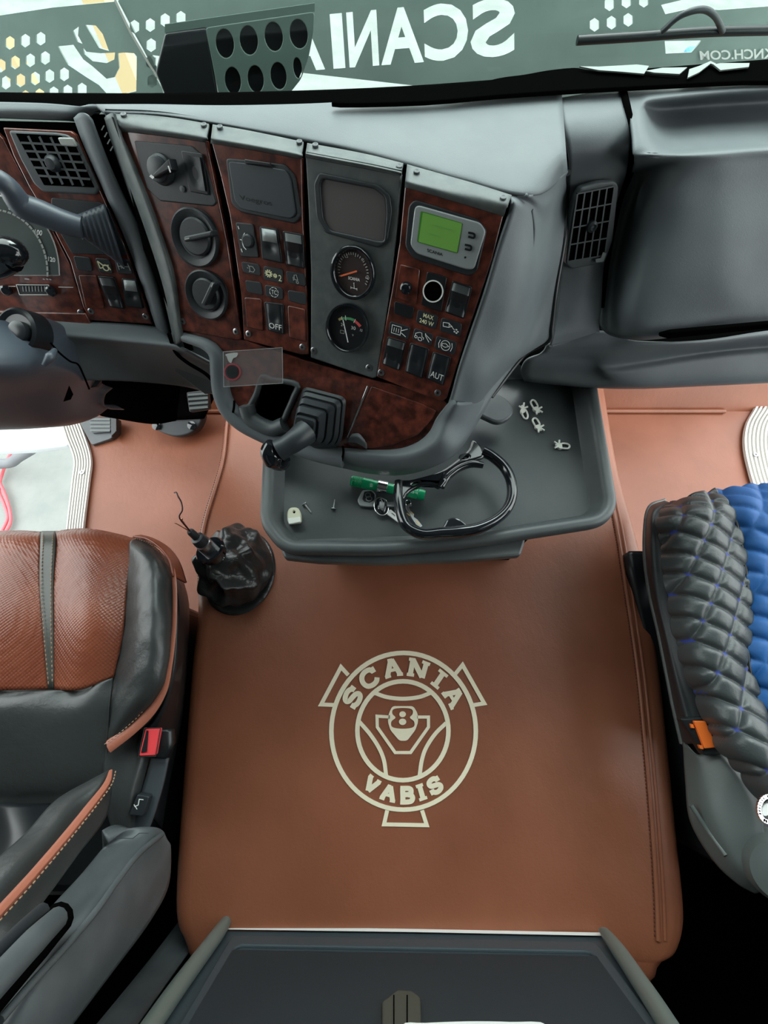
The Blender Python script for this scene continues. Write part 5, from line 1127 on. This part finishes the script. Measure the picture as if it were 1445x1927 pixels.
# cup holder
CH = thing('cup_holder', 'glossy black open cup holder ring hanging over the tray', 'cup holder', Z(860,920,.70))
zc = .70
C8 = lambda pts, z=zc: [Z(*r8(p)[0], z) for p in pts]
tube('ring', C8([(558,510),(556,570),(568,640),(592,685),(650,712),(720,708),(790,704),(860,692),(930,660),(978,615),(998,560),(992,500),(965,450),(920,410),(885,392)]), [.0075,.008,.008,.008,.0085,.009,.010,.009,.008,.008,.008,.008,.008,.008,.009], M_gloss, CH, 14, flat=1.3, up=Vector((0,0,1)))
tube('inner_ring', C8([(885,445),(840,440),(795,455),(762,478),(740,502),(725,530)]), [.005,.006,.006,.006,.006,.005], M_gloss, CH, 12, flat=1.2, up=Vector((0,0,1)))
plate('mount', [sm2(r8((545,505),(600,500),(660,485),(720,465),(780,425),(830,380),(845,345),(872,360),(888,385),(890,410),(850,425),(800,440),(760,470),(735,510),(715,530),(690,520),(650,520),(600,545),(575,575),(550,560)), 3), ell(*r8((622,515))[0], 7, 2.2, 16, -.3), ell(*r8((815,412))[0], 7, 2.5, 16, -.2)], Fr((0,0,zc+.004),(0,0,1)), 0, .012, M_gloss, CH, .004)
plate('rest', [sm2(r8((700,702),(730,680),(745,655),(770,646),(800,655),(830,680),(845,700),(790,712)), 4)], Fr((0,0,zc+.004),(0,0,1)), 0, .01, M_gloss, CH, .003)
tube('claw', C8([(715,528),(730,505),(738,478)], zc+.004), [.004,.006,.003], M_gloss, CH)
# clips
FTR = Fr((0,0,ZT),(0,0,1))
def clip(cx, cy, ang, sc, lab, mirror=1):
    t = thing('plastic_clip', lab, 'clip', Z(cx, cy, ZT), 'white clips in the tray')
    ca, sa = math.cos(ang), math.sin(ang)
    def T(x, y): x *= sc; y *= sc*mirror; return (cx + x*ca - y*sa, cy + x*sa + y*ca)
    lp = [T(-1+4*0, -4), T(10,-4.6), T(15,-2), T(16,1), T(13,4.5), T(4,5), T(-2,4)]
    tube('loop', [Z(x, y, ZT+.003) for x, y in lp], .0017, M_clip, t, 8, 4, True)
    plate('body', [rnd([T(-6,-5), T(1,-5), T(3,5), T(-2,6), T(-7,3)], 2)], FTR, .006, .006, M_clip, t, .001)
    for p, q in (((-4,0),(-15,-7)), ((-4,0),(-13,5)), ((-5,2),(-5,-11)), ((-5,1),(-12,-1))):
        tube('prong', [Z(*T(*p), ZT+.004), Z(*T(*q), ZT+.006)], [.0022,.0016], M_clip, t, 8, 3)
    return t
clip(*rc((470,370))[0], math.radians(68), .95, 'leftmost white plastic clip in the tray, loop pointing down')
clip(*rc((665,310))[0], math.radians(-118), .95, 'topmost white plastic clip in the tray, loop pointing up', -1)
clip(*rc((695,600))[0], math.radians(-118), .95, 'white plastic clip directly below the topmost one in the tray', -1)
clip(*rc((1075,925))[0], math.radians(4), .95, 'white plastic clip farthest right in the tray, apart from the other three')
# key cap, screws, flashlight, keys
t = thing('plastic_spacer', 'small cream plastic spacer with a hole at the left end of the tray', 'spacer', Z(553,970,ZT))
plate('cap_body', [rnd([(540,983),(540,962),(546,954),(560,954),(565,962),(566,980)], 6), ell(553,963,2.2,2.4,14)], FTR, .014, .014, mat('cream_plastic', (.6,.6,.45), .5), t, .002)
plate('cap_hole', [ell(553,963,2.6,2.8,14)], FTR, .010, .002, M_void, t)
plate('cap_foot', [rnd([(541,975),(565,972),(566,982),(543,986)], 2)], FTR, .017, .004, M_clip, t, .001)
def tscrew(pts, lab):
    t = thing('loose_screw', lab, 'screw', Z(*pts[0], ZT)); a, b = Z(*pts[0], ZT+.004), Z(*pts[1], ZT+.003)
    tube('shaft', [a, b], [.0016,.001], M_steel, t, 10, 3); d = (b-a).normalized()
    lathe('head', a - d*.003, d, [(.0045,0),(.0045,.001),(.002,.003),(.0016,.003)], M_steel, t, 16)
tscrew(r8((195,600),(217,628)), 'small loose screw next to the cream spacer in the tray'); tscrew(r8((305,610),(310,578)), 'small loose screw standing upright to the right of the other screw in the tray')
t = thing('flashlight', 'bright green pen flashlight lying among the keys under the console edge', 'flashlight', Z(730,915,ZT))
f0, f1 = Z(*rk((150,250))[0], ZT+.012), Z(*rk((1150,450))[0], ZT+.012); ax = (f1-f0); Lf = ax.length; ax.normalize()
pr = [(.0005,0),(.0085,0)]
for i in range(9): pr += [(.0085, .002+i*.0022), (.0095, .003+i*.0022)]
pr += [(.0092,.024),(.0092,.036),(.0085,.038),(.0085,Lf*.82),(.0092,Lf*.83),(.0092,Lf*.9),(.0082,Lf*.91),(.0092,Lf*.92),(.0092,Lf*.97),(.008,Lf),(.0005,Lf)]
lathe('barrel', f0, ax, pr, M_green, t, 24)
cl0 = f0 + ax*(Lf*.36); lathe('metal_clip', cl0, ax, [(.0088,0),(.0105,.001),(.0105,.017),(.0088,.018)], M_chrome, t, 24)
Fk = Fr((0,0,ZT+.0225),(0,0,1)); qtext('text', 'PRO 15', rk((940,380),(1050,400),(1050,430),(940,415)), Fk, 0, M_ink, t); qtext('text', 'LED', rk((405,285),(440,292),(440,335),(405,330)), Fk, 0, M_ink, t)
t = thing('key_fob', 'flat grey shield shaped key fob with a dark eight emblem beside the flashlight', 'key fob', Z(*rk((370,500))[0], ZT))
sh = rk((300,375),(420,365),(480,420),(500,560),(450,608),(270,590),(232,515)); plate('fob_body', [rnd(sh, 4)], FTR, .007, .005, M_silver, t, .0015)
plate('fob_inlay', [rk((330,400),(420,390),(470,440),(460,510),(400,545),(325,530),(302,500))], FTR, .0078, .002, M_black, t)
ribbons('number', [circ(0,0,1)[0] and (ell(*rk((378,445))[0], 5, 4, 16), True), (ell(*rk((392,495))[0], 5.5, 4.2, 16), True)], 2, FTR, .008, M_steel, t)
t = thing('key_ring', 'steel key ring joining the keys and fob in the tray', 'key ring', Z(*rk((540,600))[0], ZT))
tube('ring', [Z(*p, ZT+.009) for p in ell(*rk((560,600))[0], 13, 17, 14, -.3)], .0011, M_chrome, t, 8, 3, True)
t = thing('vehicle_key', 'black headed key with a white tag in the bunch beside the cup holder arm', 'key', Z(*rk((560,570))[0], ZT))
plate('key_head', [rnd(rk((520,490),(600,470),(632,560),(615,670),(570,690),(500,620)), 5)], FTR, .016, .012, M_gloss, t, .003)
ribbons('head_groove', [rk((560,505),(580,560),(570,620))], 1.5, FTR, .016, M_silver, t)
plate('key_tag', [rk((655,650),(690,640),(800,735),(790,815),(640,705))], FTR, .010, .003, M_white, t, .0005)
ribbons('tag_line', [rk((700,690),(735,715)), rk((725,705),(745,730))], 1.2, FTR, .0102, M_black, t)
plate('key_shank', [rk((630,535),(760,535),(760,605),(632,600))], FTR, .013, .004, M_steel, t, .0008)
t = thing('door_key', 'steel door key with worn brassy bits pointing down inside the cup holder ring', 'key', Z(*rk((1000,720))[0], ZT))
plate('key_blade', [rk((885,560),(960,530),(975,590),(930,600),(960,665),(1005,700),(1000,740),(1050,775),(1120,865),(1095,890),(1030,850),(990,790),(890,620))], FTR, .008, .0025, M_steel, t, .0008)
ribbons('brass_wear', [rk((905,690),(950,725)), rk((960,670),(995,705)), rk((1030,790),(1080,850))], 2, FTR, .0081, mat('brass', (.6,.42,.18), .35, 1), t)
plate('key_bow', [rnd(rk((880,520),(950,495),(970,560),(900,595)), 3)], FTR, .011, .003, M_chrome, t, .001)

# ================================================================ gear stick with leather boot
GS = thing('gear_stick', 'gear stick without knob, wrinkled black leather boot and a bare wire at the tip', 'gear stick', Z(450,1075,.3))
b0 = Z(450,1072,.302); top = Z(403,1042,.435)
V = []; F = []; nn, mm = 120, 48
rnd_ = random.Random(3); ph = [rnd_.uniform(0, 6.28) for _ in range(8)]
for j in range(mm):
    f = j/(mm-1); c = b0.lerp(top, f**1.0)
    if f < .12: r = .088 - f*.02; z_ = c.z*0 + .302 + f*.1
    else: r = .086*(1-f)**.75*.9 + .022; z_ = None
    r = .088 if j == 0 else r
    c2 = Vector((c.x, c.y, c.z + .02*math.sin(math.pi*f)))
    for i in range(nn):
        a = 2*math.pi*i/nn
        wv = .09*math.sin(3*a + ph[0] + 5*f) + .06*math.sin(7*a + ph[1] - 9*f) + .09*math.sin(13*f + 2*math.sin(a*2 + ph[2])) + .05*abs(math.sin(5*a + 11*f + ph[4])) + .035*math.sin(11*a - 14*f + ph[5])
        wv *= min(1, f*4)*min(1, (1-f)*3); rr = r*(1 + wv)
        V.append((c2.x + .004 + rr*math.cos(a)*.84, c2.y + rr*math.sin(a)*1.0, c2.z + .012*math.sin(4*a + ph[3] + 6*f)*min(1, f*3)*min(1, (1-f)*4)))
for j in range(mm-1):
    for i in range(nn): F.append((j*nn+i, j*nn+(i+1) % nn, (j+1)*nn+(i+1) % nn, (j+1)*nn+i))
M_boot = mat('black_boot_leather', (.022,.024,.024), .28, bump=[(40,.7,.005,(1,1,1)),(300,.3,.0008,(1,1,1))])
bt = mk('leather_boot', V, F, M_boot, GS); bm = bmesh.new(); bm.from_mesh(bt.data); bmesh.ops.recalc_face_normals(bm, faces=bm.faces); bm.to_mesh(bt.data); bm.free()
pr = Z(450,1075,.303)
loft_outline('boot_ring', [(pr.x + .079*math.cos(a), pr.y + .104*math.sin(a)*.93) for a in [2*math.pi*i/48 for i in range(48)]], [(.006,.300),(.007,.303),(.004,.307),(-.004,.309),(-.012,.305)], M_boot, GS, True)
ax = (Z(345,988,.53) - top).normalized(); 
g0 = top - ax*.02
lathe('collar', g0, ax, [(.024,-.01),(.027,0),(.024,.006),(.022,.012),(.026,.016),(.026,.026),(.031,.030),(.032,.036),(.029,.040),(.0005,.040)], M_gloss, GS, 28)
lathe('metal_sleeve', g0 + ax*.038, ax, [(.0165,0),(.0165,.022),(.015,.024),(.0005,.024)], M_steel, GS, 24)
lathe('tip', g0 + ax*.06, ax, [(.0145,0),(.015,.010),(.013,.020),(.009,.021),(.008,.022),(.0075,.040),(.006,.044),(.0005,.044)], M_dark, GS, 24)
e = g0 + ax*.10
cable_pts = [e] + [Z(x, y, z) for x, y, z in ((338,975,.56),(343,960,.57),(341,945,.575),(335,934,.58),(332,927,.58),(328,927,.575))]
tube('wire', cable_pts, .0014, mat('dark_wire', (.05,.015,.02), .4), GS, 8)
M_cop = mat('copper', (.75,.4,.25), .35, .8)
tube('wire_end', [e, Z(333,986,.545), Z(329,985,.54)], .0011, M_cop, GS, 6); tube('wire_end', [e, Z(342,978,.55), Z(344,977,.55)], .0011, M_cop, GS, 6)
# floor rail by the passenger seat
t = thing('seat_rail', 'black metal seat slide rail on the floor beside the passenger seat', 'rail', Z(1200,1060,.05))
patch('rail_body', [[(1183,1040,.1),(1216,1040,.1)],[(1190,1110,.1),(1220,1110,.1)],[(1200,1200,.1),(1235,1200,.1)]], M_black, t, 4, thick=.03)
plate('rail_slot', [rnd([(1192,1052),(1214,1052),(1216,1092),(1198,1094)], 3)], Fr((0,0,.1),(0,0,1)), .003, .006, M_dark, t, .001)
